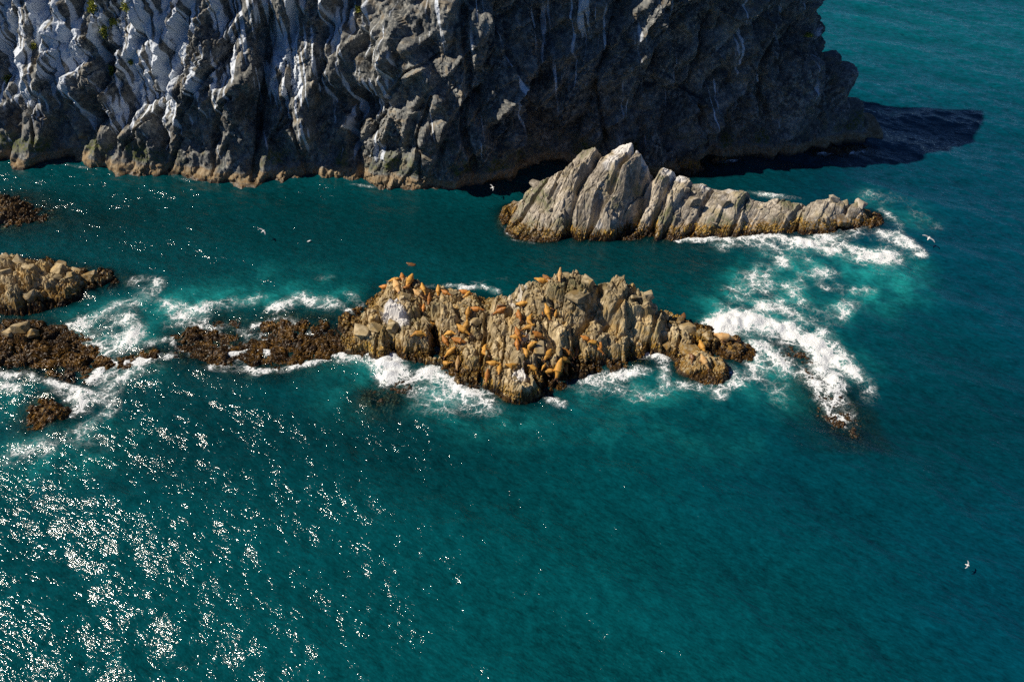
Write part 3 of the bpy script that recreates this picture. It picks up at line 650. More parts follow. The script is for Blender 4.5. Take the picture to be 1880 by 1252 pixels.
# ------------------------------------------------------------------ the sea
def axis(lo, hi, step, far):
    mid_ = np.arange(lo, hi, step); k = 1; a_ = []; s = step; p = lo
    while p > -far: s *= 1.35; p -= s; a_.append(p)
    b_ = []; s = step; p = mid_[-1]
    while p < far: s *= 1.35; p += s; b_.append(p)
    return np.r_[a_[::-1], mid_, b_]
SX, SY = axis(-114, 152, .39, 9000), axis(20, 246, .39, 9000)
X, Y = np.meshgrid(SX, SY); NS = X.size; xs_, ys_ = X.ravel(), Y.ravel()
# wind-sea from a directional spectrum
NF, LF = 1024, 300.0
kx = np.fft.fftfreq(NF, LF / NF) * 2 * np.pi; KX, KY = np.meshgrid(kx, kx); K = np.hypot(KX, KY); K[0, 0] = 1e-6
wd = math.radians(62)
cosd = (KX * math.cos(wd) + KY * math.sin(wd)) / K
kp = 2 * math.pi / 6.5
Sp = np.exp(-1.1 * (kp / K) ** 2) / K ** 3.7 * (np.abs(cosd) ** 3 + .10) * np.exp(-(K * .11) ** 2)
Sp += 3.0 * np.exp(-((K - 2 * math.pi / 15) / .12) ** 2) / K ** 3.7 * np.abs(cosd) ** 8 * .3
r2 = np.random.default_rng(5)
Hk = np.sqrt(Sp) * (r2.normal(size=K.shape) + 1j * r2.normal(size=K.shape))
h = np.real(np.fft.ifft2(Hk)); h /= h.std()
fxg = np.mod(xs_ / LF * NF, NF - 1.001); fyg = np.mod(ys_ / LF * NF, NF - 1.001)
ix, iy = fxg.astype(int), fyg.astype(int); u, v = fxg - ix, fyg - iy
hz = h[iy, ix] * (1 - u) * (1 - v) + h[iy, ix + 1] * u * (1 - v) + h[iy + 1, ix] * (1 - u) * v + h[iy + 1, ix + 1] * u * v
inside = (xs_ > -114) & (xs_ < 152) & (ys_ > 20) & (ys_ < 246)
calm = 1 - .65 * np.exp(-(((xs_ + 8) / 55) ** 2 + ((ys_ - 114) / 17) ** 2))      # sheltered channel
zsea = np.where(inside, .19 * hz * calm, 0)
gust = fbm(np.c_[xs_ * .03, ys_ * .045, xs_ * 0], 3, 66)
# water depth over the rocks
depth = np.full(NS, 6.0)
for fld in FIELDS:
    gxs, gys, _ = fld
    k = (xs_ > gxs[0]) & (xs_ < gxs[-1]) & (ys_ > gys[0]) & (ys_ < gys[-1])
    xk, yk = xs_[k], ys_[k]
    ed = np.minimum(np.minimum(xk - gxs[0], gxs[-1] - xk), np.minimum(yk - gys[0], gys[-1] - yk))
    zz = sample(fld, xk, yk); depth[k] = np.minimum(depth[k], -zz + 5 * (1 - sstep(0, 3.5, ed)))
shallow = np.exp(-np.clip(depth, 0, 9) / 1.15)
def strokes(lst):
    d_ = np.zeros(NS)
    for pts, w, s in lst:
        Pw = np.array([W(*p) for p in pts])
        lo, hi = Pw.min(0) - 2.6 * w, Pw.max(0) + 2.6 * w
        k = np.where((xs_ > lo[0]) & (xs_ < hi[0]) & (ys_ > lo[1]) & (ys_ < hi[1]))[0]
        if not len(k): continue
        q = np.c_[xs_[k], ys_[k]]; best = np.full(len(k), 1e9)
        if len(Pw) == 1: best = np.hypot(*(q - Pw[0]).T)
        for a_, b_ in zip(Pw[:-1], Pw[1:]):
            ab = b_ - a_; t = np.clip(((q - a_) @ ab) / (ab @ ab + 1e-9), 0, 1)
            best = np.minimum(best, np.hypot(*(q - a_ - t[:, None] * ab).T))
        d_[k] = np.maximum(d_[k], s * np.exp(-(best / w) ** 2)) + .15 * np.minimum(d_[k], s * np.exp(-(best / w) ** 2))
    return d_
FOAM = [
 ([(1420, 442), (1500, 452), (1560, 460), (1630, 472)], 2.9, 1.15), ([(1500, 440), (1600, 425), (1650, 435), (1680, 462)], 2.2, .85), ([(1622, 388), (1645, 405), (1650, 430)], 1.3, .75), ([(1245, 440), (1340, 438), (1420, 436)], .8, .75), ([(1330, 445), (1420, 455), (1480, 478)], 2.6, .45),
 ([(1600, 362), (1660, 375), (1700, 410)], 3.0, .36), ([(1375, 353), (1430, 362), (1470, 366)], .9, .6),
 ([(1440, 480), (1400, 500), (1360, 540)], 3.0, .52), ([(1420, 545), (1480, 510), (1520, 500)], 2.8, .48), ([(1520, 530), (1570, 532), (1600, 530)], 1.6, .4), ([(1480, 560), (1530, 580), (1560, 560)], 2.6, .46), ([(1390, 560), (1420, 530)], 2.8, .5),
 ([(1322, 606), (1350, 592), (1420, 600), (1480, 625), (1515, 655)], 2.6, 1.5), ([(1335, 568), (1420, 566), (1480, 588), (1530, 635), (1575, 690)], 1.9, .75), ([(1400, 640), (1425, 668)], 2.6, .9), ([(1385, 640), (1390, 690)], 2.0, .8), ([(1500, 660), (1535, 705)], 1.6, 1.1), ([(1480, 690), (1520, 720), (1550, 765)], 1.9, .72), ([(1340, 682), (1355, 705), (1320, 722)], 1.6, .62), ([(1500, 725), (1530, 765), (1555, 770)], 1.0, .9), ([(1560, 690), (1590, 700), (1595, 730)], 1.6, .45), ([(1400, 700), (1430, 720)], 3, .4),
 ([(690, 645), (712, 662), (722, 688)], 2.3, 1.5), ([(606, 640), (650, 656), (690, 655)], 1.5, .9), ([(730, 690), (785, 686), (830, 700)], 1.6, .8), ([(760, 715), (830, 730), (890, 735)], 2.6, .5), ([(770, 742), (860, 755), (900, 750)], 2.4, .34), ([(795, 672), (780, 690)], 1.2, 1.0), ([(830, 705), (880, 728)], 1.2, .85),
 ([(1040, 702), (1080, 692), (1140, 690)], 1.3, .7), ([(1178, 652), (1215, 652), (1222, 680), (1215, 705)], 1.1, .9), ([(1080, 712), (1160, 722), (1230, 712)], 2.0, .42), ([(1130, 688), (1185, 682)], 1.0, .8), ([(1010, 735), (1030, 742)], 1.0, .6), ([(1240, 705), (1300, 712), (1340, 708)], 1.1, .5),
 ([(150, 592), (195, 578), (245, 598), (240, 632), (190, 642), (160, 620)], 2.3, .72), ([(200, 600), (220, 620)], 2.6, .55), ([(255, 518), (285, 522), (275, 545)], 1.9, .62), ([(225, 560), (290, 560), (330, 565)], 2.3, .5), ([(330, 575), (400, 562), (470, 548)], 2.0, .55), ([(500, 570), (555, 548), (615, 560)], 2.0, .58), ([(300, 600), (380, 582)], 1.5, .42), ([(240, 640), (310, 620)], 1.2, .5),
 ([(172, 695), (190, 668), (255, 664), (312, 654)], 1.0, .9), ([(185, 690), (235, 685), (290, 672)], 1.8, .55), ([(-20, 690), (55, 693), (105, 708), (165, 722)], .8, .75), ([(108, 716), (150, 735), (142, 755)], 1.4, .66), ([(205, 705), (195, 755), (145, 790), (85, 822)], 1.8, .46), ([(50, 828), (120, 812), (185, 815)], 2.6, .36), ([(-10, 708), (30, 716)], 1.2, .7), ([(0, 850), (30, 830)], 2.6, .3), ([(190, 720), (170, 750)], 1.6, .5),
 ([(418, 652), (470, 640), (498, 648)], .7, .85), ([(478, 683), (540, 674), (590, 658), (640, 636)], .8, .95), ([(385, 672), (440, 678)], .9, .85), ([(318, 618), (318, 636), (352, 648), (385, 642)], .4, .75), ([(470, 598), (520, 582), (556, 600)], .9, .7), ([(480, 612), (440, 640)], .9, .6), ([(440, 660), (470, 690)], .8, .6), ([(430, 600), (470, 625), (530, 620)], 1.0, .5), ([(500, 630), (560, 622), (600, 632)], .7, .5), ([(400, 610), (415, 640), (390, 665)], .6, .55), ([(350, 650), (400, 660)], .8, .5), ([(560, 610), (600, 612)], .7, .6), ([(340, 600), (420, 600)], 1.2, .4), ([(640, 540), (660, 560)], 1.2, .5), ([(640, 570), (660, 575)], .7, .6),
 ([(850, 530), (888, 526), (912, 536)], .8, .8), ([(782, 524), (850, 524)], .7, .5), ([(870, 520), (930, 512)], 1.0, .3),
 ([(1505, 283), (1590, 278)], .8, .6), ([(1600, 272), (1680, 276)], .7, .36), ([(1310, 302), (1350, 300)], .5, .6), ([(660, 342), (700, 345)], .4, .5), ([(940, 440), (980, 447)], .5, .45), ([(920, 410), (935, 432)], .7, .35),
 ([(560, 505), (610, 510)], 1.2, .42), ([(0, 300), (120, 303), (165, 310)], .5, .3), ([(330, 328), (450, 337)], .45, .3), ([(640, 340), (780, 346), (860, 338)], .45, .3)]
AER = [
 
 ([(1345, 550), (1400, 505), (1480, 485), (1560, 500), (1640, 520)], 5.0, .75), ([(1450, 545), (1540, 560), (1600, 545)], 4.5, .7), ([(1480, 465), (1620, 470), (1660, 490)], 4.0, .7), ([(1340, 585), (1450, 590), (1540, 660)], 4.0, .8), ([(1390, 650), (1420, 680)], 3.5, .9), ([(1600, 370), (1680, 400)], 4.0, .4), ([(1330, 700), (1440, 730)], 4, .5),
 ([(170, 600), (230, 610)], 5.5, .75), ([(300, 565), (430, 545), (560, 530)], 4.5, .65), ([(480, 520), (620, 530)], 4.5, .45), ([(620, 670), (700, 690), (800, 720)], 4.0, .6), ([(600, 700), (640, 740)], 4, .35), ([(860, 782), (960, 790)], 4, .3), ([(1060, 715), (1220, 720)], 3.5, .45), ([(1100, 770), (1320, 790)], 6, .18), ([(60, 830), (180, 810)], 6, .35), ([(180, 690), (280, 680)], 3, .4), ([(0, 720), (40, 740)], 4, .35)]
darker = strokes([([(-50, 400), (400, 390), (900, 430), (1250, 470)], 11, .45), ([(150, 800), (600, 800), (900, 800)], 8, .45), ([(1100, 300), (1500, 330)], 12, .4), ([(1560, 800), (1850, 760)], 10, .35)])  # strokes where the water colour is darkened, independent of the depth array
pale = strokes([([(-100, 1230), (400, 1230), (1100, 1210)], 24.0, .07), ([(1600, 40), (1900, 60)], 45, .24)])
foam = strokes(FOAM); aer = strokes(AER)
mod = fbm(np.c_[xs_ * .35, ys_ * .35, xs_ * 0], 3, 12)
foam = np.clip(foam * (.82 + .5 * mod), 0, 1.5)
zsea += np.where(inside, .42 * np.clip(foam - .3, 0, 1.2) * (.75 + .9 * fbm(np.c_[xs_ * 1.1, ys_ * 1.1, xs_ * 0], 3, 14)), 0)
aer = np.clip(aer * (1 + .5 * mod) + .25 * np.clip(foam, 0, 1), 0, 1)
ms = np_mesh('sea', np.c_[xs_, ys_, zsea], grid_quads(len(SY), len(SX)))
attr(ms, 'crest', hz * inside); attr(ms, 'darker', darker); attr(ms, 'calm', .45 + .55 * calm); attr(ms, 'pale', pale); attr(ms, 'foam', foam); attr(ms, 'aer', aer); attr(ms, 'shallow', shallow * (depth > -.6))

t = NT('sea_water'); P = t.pos()
sep = t.n.new('ShaderNodeSeparateXYZ'); t.set(sep.inputs[0], P)
fm, ae, sh = t.attr('foam'), t.attr('aer'), t.attr('shallow')
ae = t.math('MULTIPLY', ae, t.rng(t.noise(P, .16, 5, .6, dist=.6), .38, .62, .35, 1.15))
big = t.noise(P, .018, 3, .5); med = t.noise(P, .09, 4, .6)
blue = t.rng(t.math('ADD', sep.outputs[0], t.math('MULTIPLY', t.math('SUBTRACT', big, .5), 120)), 5, 75)
wc = t.mixc(blue, (.0002, .043, .052), (.0002, .040, .066))
wc = t.mixc(t.rng(med, .3, .7, 0, .06), wc, (.0002, .046, .056))
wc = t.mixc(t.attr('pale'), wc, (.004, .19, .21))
wc = t.mixc(t.attr('darker'), wc, (.0003, .013, .017))
wc = t.mixc(t.rng(ae, .02, 1.0, 0, .92, False), wc, (.010, .21, .205))
wc = t.mixc(t.rng(fm, .25, .9, 0, .55), wc, (.22, .34, .33))
# ripples
prot = t.mapping(P, (0, 0, -wd))
mp = t.mapping(prot, (0, 0, 0), (1.0, .36, 1.0))
rip1 = t.noise(mp, 1.9, 3, .6); rip2 = t.noise(mp, 5.0, 2, .5)
patch = t.math('MULTIPLY', t.attr('calm'), t.rng(t.noise(t.mapping(prot, (0, 0, 0), (1.0, .4, 1.0)), .13, 4, .65), .30, .70, .6, 1.05))
nb = t.bump(t.math('MULTIPLY', rip2, patch), .045, .9, t.bump(t.math('MULTIPLY', rip1, patch), .295, .85))
# foam lace
wv = t.vmath('ADD', P, t.vmath('SCALE', t.vmath('SUBTRACT', t.noise(P, .55, 3, .6, 'Color'), (.5, .5, .5))))
wv_n = wv.node.inputs[1].links[0].from_node; wv_n.inputs['Scale'].default_value = 2.6
wv2 = t.vmath('ADD', wv, t.vmath('SCALE', t.vmath('SUBTRACT', t.noise(P, 2.4, 3, .6, 'Color'), (.5, .5, .5))))
wv2.node.inputs[1].links[0].from_node.inputs['Scale'].default_value = .7
def ridge_n(vec, scale, det, gain):
    return t.math('MULTIPLY', t.math('ABSOLUTE', t.math('SUBTRACT', t.noise(vec, scale, det, .5), .5)), gain)
e1 = t.math('MULTIPLY', t.vor(wv2, .55), 2.4); e2 = t.math('MULTIPLY', t.vor(wv2, 1.5), 3.4)
lace = t.math('MINIMUM', t.math('MINIMUM', e1, t.math('ADD', e2, .10)), t.math('ADD', ridge_n(wv, .8, 3, 7.0), .06))
lace = t.math('ADD', t.math('MULTIPLY', lace, 1.6), t.math('MULTIPLY', t.noise(P, 7, 4, .75), .62))
pat = t.math('ADD', lace, t.math('MULTIPLY', t.math('SUBTRACT', t.noise(P, .45, 3, .6), .5), 1.1))
ff = t.math('MAXIMUM', t.rng(t.math('SUBTRACT', fm, pat), -.08, .18), t.math('MULTIPLY', t.rng(t.math('SUBTRACT', fm, pat), -.5, .4), .32))
ff = t.math('MULTIPLY', ff, t.rng(fm, .10, .3))
ripc = t.noise(mp, 1.7, 6, .74)  # ripple shading and sky reflection put into the water colour, lighter at crests
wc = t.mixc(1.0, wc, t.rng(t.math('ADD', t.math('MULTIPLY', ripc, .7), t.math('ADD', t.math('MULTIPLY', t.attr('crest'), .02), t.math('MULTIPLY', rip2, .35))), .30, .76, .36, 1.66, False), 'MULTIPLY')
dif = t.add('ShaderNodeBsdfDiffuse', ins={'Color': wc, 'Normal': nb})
tr = t.add('ShaderNodeBsdfTransparent', ins={'Color': (.62, .86, .80)})
body = t.add('ShaderNodeMixShader', ins={0: t.math('MULTIPLY', t.rng(sh, .08, .95, 0, .96, False), t.math('SUBTRACT', 1.0, t.math('MULTIPLY', ae, .55))), 1: dif.outputs[0], 2: tr.outputs[0]})
glo = t.add('ShaderNodeBsdfGlossy', ins={'Color': (1, 1, 1), 'Roughness': .10, 'Normal': nb})
fr = t.add('ShaderNodeFresnel', ins={'IOR': 1.33, 'Normal': nb})
wat = t.add('ShaderNodeMixShader', ins={0: fr.outputs[0], 1: body.outputs[0], 2: glo.outputs[0]})
fo = t.add('ShaderNodeBsdfDiffuse', ins={'Color': (.80, .83, .84), 'Normal': t.bump(t.noise(P, 3.5, 4, .7), .35, .8)})
fin = t.add('ShaderNodeMixShader', ins={0: ff, 1: wat.outputs[0], 2: fo.outputs[0]})
M_SEA = t.done(fin.outputs[0])
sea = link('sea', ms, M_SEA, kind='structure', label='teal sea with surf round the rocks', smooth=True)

# ------------------------------------------------------------------ sea lions
def skin_mesh(name, verts, edges, radii, root, lv=2):
    m = bpy.data.meshes.new(name); m.from_pydata(verts, edges, []); o = bpy.data.objects.new(name, m); COL.objects.link(o)
    o.modifiers.new('skin', 'SKIN'); sub = o.modifiers.new('sub', 'SUBSURF'); sub.levels = lv; sub.render_levels = lv
    for i, r_ in enumerate(radii):
        sv = m.skin_vertices[0].data[i]; sv.radius = r_ if isinstance(r_, tuple) else (r_, r_)
        sv.use_root = (i == root)
    dg = bpy.context.evaluated_depsgraph_get(); dg.update()
    out = bpy.data.meshes.new_from_object(o.evaluated_get(dg)); out.name = name
    bpy.data.objects.remove(o); bpy.data.meshes.remove(m)
    for p in out.polygons: p.use_smooth = True
    return out

def lion_mesh(pose):
    # spine points: (x, y, z, r) tail to snout, body about 2.4 m
    if pose == 'prone':
        S = [(-1.15, 0, .10, .09), (-.85, 0, .17, .17), (-.45, 0, .27, .27), (0, 0, .34, .36), (.42, 0, .37, .35), (.74, 0, .42, .22), (.96, 0, .48, .155), (1.16, 0, .46, .085)]
    elif pose == 'curl':
        S = [(-.95, .42, .10, .09), (-.78, .22, .17, .17), (-.45, .04, .27, .28), (0, -.05, .34, .37), (.42, .02, .37, .34), (.72, .18, .42, .22), (.9, .36, .46, .155), (1.0, .54, .43, .085)]
    elif pose == 'curl2':
        S = [(-.95, -.42, .10, .09), (-.78, -.22, .17, .17), (-.45, -.04, .27, .28), (0, .05, .34, .37), (.42, -.02, .37, .34), (.72, -.18, .42, .22), (.9, -.36, .46, .155), (1.0, -.54, .43, .085)]
    elif pose == 'upright':
        S = [(-.95, 0, .09, .09), (-.72, 0, .16, .18), (-.4, 0, .29, .29), (-.02, 0, .48, .36), (.24, 0, .80, .32), (.34, 0, 1.12, .21), (.40, 0, 1.36, .16), (.55, 0, 1.48, .085)]
    else:  # bulk: heavy bull, neck thick, head lifted
        S = [(-1.12, 0, .12, .12), (-.82, 0, .22, .24), (-.42, 0, .34, .36), (0, 0, .44, .45), (.40, 0, .52, .44), (.70, 0, .66, .31), (.90, 0, .84, .19), (1.10, 0, .88, .10)]
    V = [(a_, b_, c_) for a_, b_, c_, _ in S]; R = [r_ for *_, r_ in S]; E_ = [(i, i + 1) for i in range(7)]
    ci = 4; cx, cy, cz, cr = S[ci]
    low = .05
    for sd in (-1, 1):
        i = len(V)
        if pose == 'upright':
            V += [(cx + .06, cy + sd * .30, .46), (cx + .14, cy + sd * .46, .12), (cx + .12, cy + sd * .66, low)]
        else:
            V += [(cx - .02, cy + sd * (cr + .02), .20), (cx - .16, cy + sd * (cr + .28), .07), (cx - .42, cy + sd * (cr + .44), low)]
        R += [(.11, .07), (.11, .045), (.06, .03)]
        E_ += [(ci, i), (i, i + 1), (i + 1, i + 2)]
        j = len(V); x0, y0, z0, _ = S[0]
        V += [(x0 - .2, y0 + sd * .13, .06), (x0 - .42, y0 + sd * .22, .045)]
        R += [(.08, .04), (.09, .025)]
        E_ += [(0, j), (j, j + 1)]
    return skin_mesh('sea_lion', V, E_, R, 3)
LM = {p: lion_mesh(p) for p in ('prone', 'curl', 'curl2', 'upright', 'bulk')}
LMAT = {}
def lion_data(pose, tone):
    if (pose, tone) not in LMAT:
        m = LM[pose].copy(); m.materials.clear(); m.materials.append(LION[tone]); m.materials.append(M_FLIP)
        for p in m.polygons:
            c_ = p.center
            if (abs(c_.y) > .44 and c_.z < .16) or (c_.x < -1.18) or (pose == 'prone' and c_.x > 1.1): p.material_index = 1
        LMAT[(pose, tone)] = m
    return LMAT[(pose, tone)]

off = 0; bv_v = []; bv_q = []
for V_, Q_ in BV:
    bv_v += [tuple(v_) for v_ in V_]; bv_q += [tuple(int(x) + off for x in q_) for q_ in Q_]; off += len(V_)
ROCK_BVH = BVHTree.FromPolygons(bv_v, bv_q); del bv_v, bv_q
CAM = Vector((0, 0, CAM_H))

# (px, py, heading in the picture in degrees, length m, pose, tone, label)
LIONS = [
 (740, 511, 100, 2.0, 'bulk', 'orange', 'brown sea lion sitting highest on the left hump, behind the fat golden pair'),
 (751, 520, 70, 3.0, 'bulk', 'gold', 'fat golden sea lion standing tall at the top of the left hump'),
 (732, 533, 110, 3.1, 'bulk', 'tan', 'fat pale golden sea lion sprawled left of the tallest golden one'),
 (708, 522, 170, 2.5, 'prone', 'orange', 'leftmost sea lion of all, orange-brown, lying along the left hump'),
 (724, 519, 5, 2.0, 'prone', 'gold', 'slim golden sea lion behind the fat pale one on the left hump'),
 (747, 530, 20, 1.8, 'curl', 'orange', 'small orange sea lion tucked below the tallest golden bull'),
 (776, 530, 125, 2.8, 'prone', 'gold', 'golden sea lion lying diagonally on the right slope of the left hump'),
 (768, 540, 150, 2.4, 'prone', 'tan', 'pale tan sea lion stretched below the diagonal golden one on the left hump'),
 (806, 533, 80, 2.2, 'bulk', 'gold', 'golden sea lion with raised head by the foam behind the skerry'),
 (819, 539, 155, 2.2, 'prone', 'orange', 'orange sea lion lying beside the raised one near the back foam'),
 (789, 556, 75, 2.4, 'upright', 'orange', 'upright orange-brown sea lion casting a long shadow on bare rock below the hump'),
 (778, 567, 85, 2.0, 'prone', 'orange', 'slim orange sea lion pointing uphill beside the upright shadow-casting one'),
 (788, 597, 10, 2.0, 'prone', 'gold', 'small golden sea lion at the upper lip of the dark cleft'),
 (768, 615, 8, 2.6, 'curl2', 'gold', 'golden sea lion lying on the left edge of the dark cleft'),
 (827, 611, 175, 2.5, 'curl', 'gold', 'golden sea lion curled on rubble right of the dark cleft'),
 (819, 627, 130, 2.6, 'prone', 'orange', 'orange sea lion lying head uphill on the rubble right of the cleft'),
 (827, 646, 25, 2.4, 'prone', 'gold', 'golden sea lion on the lowest rubble right of the cleft, above the black rocks'),
 (855, 599, 40, 2.4, 'curl', 'gold', 'golden sea lion curving uphill, upper of the crossed pair right of the cleft'),
 (851, 608, 150, 2.8, 'prone', 'gold', 'golden sea lion pointing downhill, lower of the crossed pair right of the cleft'),
 (843, 628, 165, 2.4, 'bulk', 'orange', 'plump orange sea lion with a slanting shadow below the crossed pair'),
 (890, 648, 95, 2.4, 'curl2', 'gold', 'golden sea lion pressed upright to the left side of the cracked pale slab'),
 (821, 668, 160, 2.4, 'curl2', 'gold', 'arched golden sea lion on the mussel-covered rock above the splash'),
 (841, 670, 75, 2.2, 'upright', 'tan', 'pale tan sea lion reared on the mussel-covered rock above the splash'),
 (906, 669, 178, 2.5, 'prone', 'gold', 'golden sea lion stretched flat along the ledge above the big grey block'),
 (916, 678, 85, 2.5, 'prone', 'gold', 'golden sea lion hanging down the left edge of the big grey block'),
 (941, 671, 200, 2.8, 'curl2', 'gold', 'arched golden sea lion on top of the big grey block at the water'),
 (895, 694, 70, 2.4, 'upright', 'orange', 'orange sea lion sitting upright on the lowest left block with blue shadow'),
 (952, 614, 120, 2.3, 'prone', 'orange', 'orange sea lion uppermost of the tangled trio on the whitish slab'),
 (951, 623, 175, 2.8, 'prone', 'gold', 'golden sea lion lying across in the tangled trio on the whitish slab'),
 (950, 636, 95, 2.2, 'prone', 'orange', 'brown-orange sea lion lowest of the tangled trio on the whitish slab'),
 (971, 609, 2, 2.3, 'prone', 'gold', 'slim golden sea lion lying level just right of the tangled trio'),
 (988, 616, 172, 2.6, 'prone', 'orange', 'orange sea lion on the smooth grey slab, right of the slim level one'),
 (975, 634, 30, 2.4, 'curl2', 'gold', 'golden sea lion arching over the upper left corner of the square boulder'),
 (986, 642, 15, 2.2, 'curl', 'orange', 'orange sea lion draped over the top of the square boulder'),
 (968, 656, 95, 2.7, 'curl', 'gold', 'golden sea lion standing along the left wall of the square boulder'),
 (1003, 660, 60, 2.7, 'bulk', 'gold', 'fat golden sea lion in the dark hollow right of the square boulder'),
 (998, 675, 50, 1.4, 'prone', 'gold', 'small golden pup-sized sea lion below the fat one in the dark hollow'),
 (980, 679, 150, 2.3, 'curl', 'gold', 'golden sea lion lying on the low ochre rock below the square boulder'),
 (1010, 690, 175, 2.5, 'prone', 'gold', 'golden sea lion lying on the lowest ochre rock near the water'),
 (952, 581, 110, 2.4, 'prone', 'orange', 'orange sea lion nose uphill on the pale slab, left of the oval boulder'),
 (973, 590, 85, 2.7, 'curl2', 'gold', 'golden sea lion curved against the oval boulder high on the slope'),
 (996, 573, 90, 2.1, 'prone', 'orange', 'left orange sea lion of the parallel pair high on the slope'),
 (1006, 577, 110, 2.7, 'prone', 'gold', 'right golden sea lion of the parallel pair high on the slope'),
 (919, 571, 5, 2.4, 'prone', 'orange', 'flat orange sea lion along the lower edge of the white-stained slab'),
 (960, 563, 175, 2.4, 'prone', 'gold', 'golden sea lion lying level at the right end of the white-stained slab'),
 (859, 575, 75, 2.0, 'bulk', 'gold', 'golden sea lion sitting on rubble above the deep vertical crack'),
 (876, 568, 170, 2.4, 'prone', 'orange', 'dark orange sea lion lying at the top of the deep vertical crack'),
 (854, 532, 175, 2.2, 'prone', 'orange', 'orange sea lion on the back edge of the skerry left of the back splash'),
 (860, 543, 45, 2.0, 'curl', 'gold', 'golden sea lion just below the one at the back edge near the splash'),
 (994, 518, 178, 2.8, 'prone', 'gold', 'golden sea lion lying on the crest, left of the summit'),
 (1006, 511, 120, 2.2, 'bulk', 'brown', 'dark sea lion sitting beside the golden one on the crest'),
 (1028, 500, 80, 2.7, 'upright', 'tan', 'tan sea lion sitting bolt upright on the summit'),
 (919, 561, 5, 1.9, 'curl2', 'brown', 'small brown sea lion on the middle of the white-stained slab'),
 (1020, 584, 60, 1.5, 'upright', 'gold', 'small golden sea lion alone beside the shadowed gully right of the parallel pair'),
 (1076, 621, 165, 2.3, 'prone', 'orange', 'reddish sea lion upper of the three on the square ochre-edged ledge'),
 (1090, 628, 170, 2.2, 'curl', 'gold', 'golden sea lion in the middle of the three on the square ochre-edged ledge'),
 (1101, 638, 100, 2.7, 'curl2', 'orange', 'long orange sea lion hanging down the right side of the square ledge'),
 (1041, 652, 160, 2.3, 'prone', 'orange', 'orange sea lion on wet rubble below the square ledge, upper left'),
 (1058, 657, 70, 2.1, 'bulk', 'brown', 'dark brown sea lion on wet rubble right below the square ledge'),
 (1034, 662, 172, 2.5, 'prone', 'gold', 'golden sea lion lying level on wet rubble above the foam'),
 (1024, 675, 75, 3.0, 'bulk', 'gold', 'big golden sea lion rearing at the right edge of the dark hollow'),
 (1037, 680, 100, 2.2, 'curl2', 'orange', 'orange sea lion on black rock right of the rearing golden bull'),
 (1288, 643, 110, 2.6, 'prone', 'gold', 'golden sea lion lying at the top of the tilted block rock'),
 (1294, 662, 125, 2.6, 'prone', 'tan', 'tan sea lion lying head to tail below another on the tilted block'),
 (1272, 656, 95, 1.9, 'curl', 'brown', 'small dark brown sea lion on the flat face of the tilted block'),
 (1329, 623, 178, 4.0, 'prone', 'tan', 'big pale sea lion stretched on the wet ledge at the skerry tip'),
 (1253, 581, 80, 1.8, 'bulk', 'brown', 'dark brown sea lion tucked against the round boulder on the right shoulder'),
]
for px, py, head, ln, pose, tone, lab in LIONS:
    d = ray_dir(px, py).normalized()
    hit, nrm, _, _ = ROCK_BVH.ray_cast(CAM, d)
    k_ = 0
    while hit is None and k_ < 14:                       # just off the edge: rest it on the nearest rock
        k_ += 1
        hit, nrm, _, _ = ROCK_BVH.ray_cast(CAM, ray_dir(px, py + 1.5 * k_).normalized())
    if hit is None: continue
    hd = math.atan2(math.sin(math.radians(head)) / .68, math.cos(math.radians(head)))
    sc_ = ln / 2.65 * (.88 + .26 * random.random())
    fx_ = Vector((math.cos(hd), math.sin(hd), 0)); sx_ = Vector((-fx_.y, fx_.x, 0))
    pts = []
    for a_ in (-.9, -.45, 0, .45, .8):
        for b_ in (-.35, 0, .35):
            q = hit + (fx_ * a_ + sx_ * b_) * sc_
            h2, *_ = ROCK_BVH.ray_cast(Vector((q.x, q.y, hit.z + 1.6)), Vector((0, 0, -1)))
            if h2 is not None and abs(h2.z - hit.z) < 1.3: pts.append((a_ * sc_, b_ * sc_, h2.z))
    A = np.array(pts) if len(pts) > 4 else np.array([(0, 0, hit.z), (.5, 0, hit.z), (0, .5, hit.z), (-.5, 0, hit.z), (0, -.5, hit.z)])
    sol = np.linalg.lstsq(np.c_[np.ones(len(A)), A[:, :2]], A[:, 2], rcond=None)[0]
    res_ = A[:, 2] - np.c_[np.ones(len(A)), A[:, :2]] @ sol
    ga, gb = (float(np.clip(x, -.42, .42)) for x in sol[1:])
    X_ = (fx_ + Vector((0, 0, ga))).normalized(); Y_ = (sx_ + Vector((0, 0, gb))).normalized(); Z_ = X_.cross(Y_).normalized(); Y_ = Z_.cross(X_)
    if pose == 'upright':
        X_, Y_, Z_ = fx_, sx_, Vector((0, 0, 1))
    o = bpy.data.objects.new('sea_lion', lion_data(pose, tone)); COL.objects.link(o)
    up = float(np.clip(np.percentile(res_, 80), 0, .35))
    M = Matrix((X_, Y_, Z_)).transposed().to_4x4(); M.translation = Vector((hit.x, hit.y, float(sol[0]) + up - .04))
    o.matrix_world = M @ Matrix.Diagonal((sc_, sc_ * 1.08, sc_ * 1.05, 1))
    o['label'] = lab; o['category'] = 'sea lion'; o['group'] = 'sea lions hauled out on the rocks'

# one sea lion swimming in the channel
o = bpy.data.objects.new('sea_lion', lion_data('prone', 'brown')); COL.objects.link(o)
x, y = W(757, 486); o.location = (x, y, -.42); o.rotation_euler = (0, math.radians(-9), math.radians(170))
o['label'] = 'brown sea lion swimming in the calm channel behind the left hump'; o['category'] = 'sea lion'

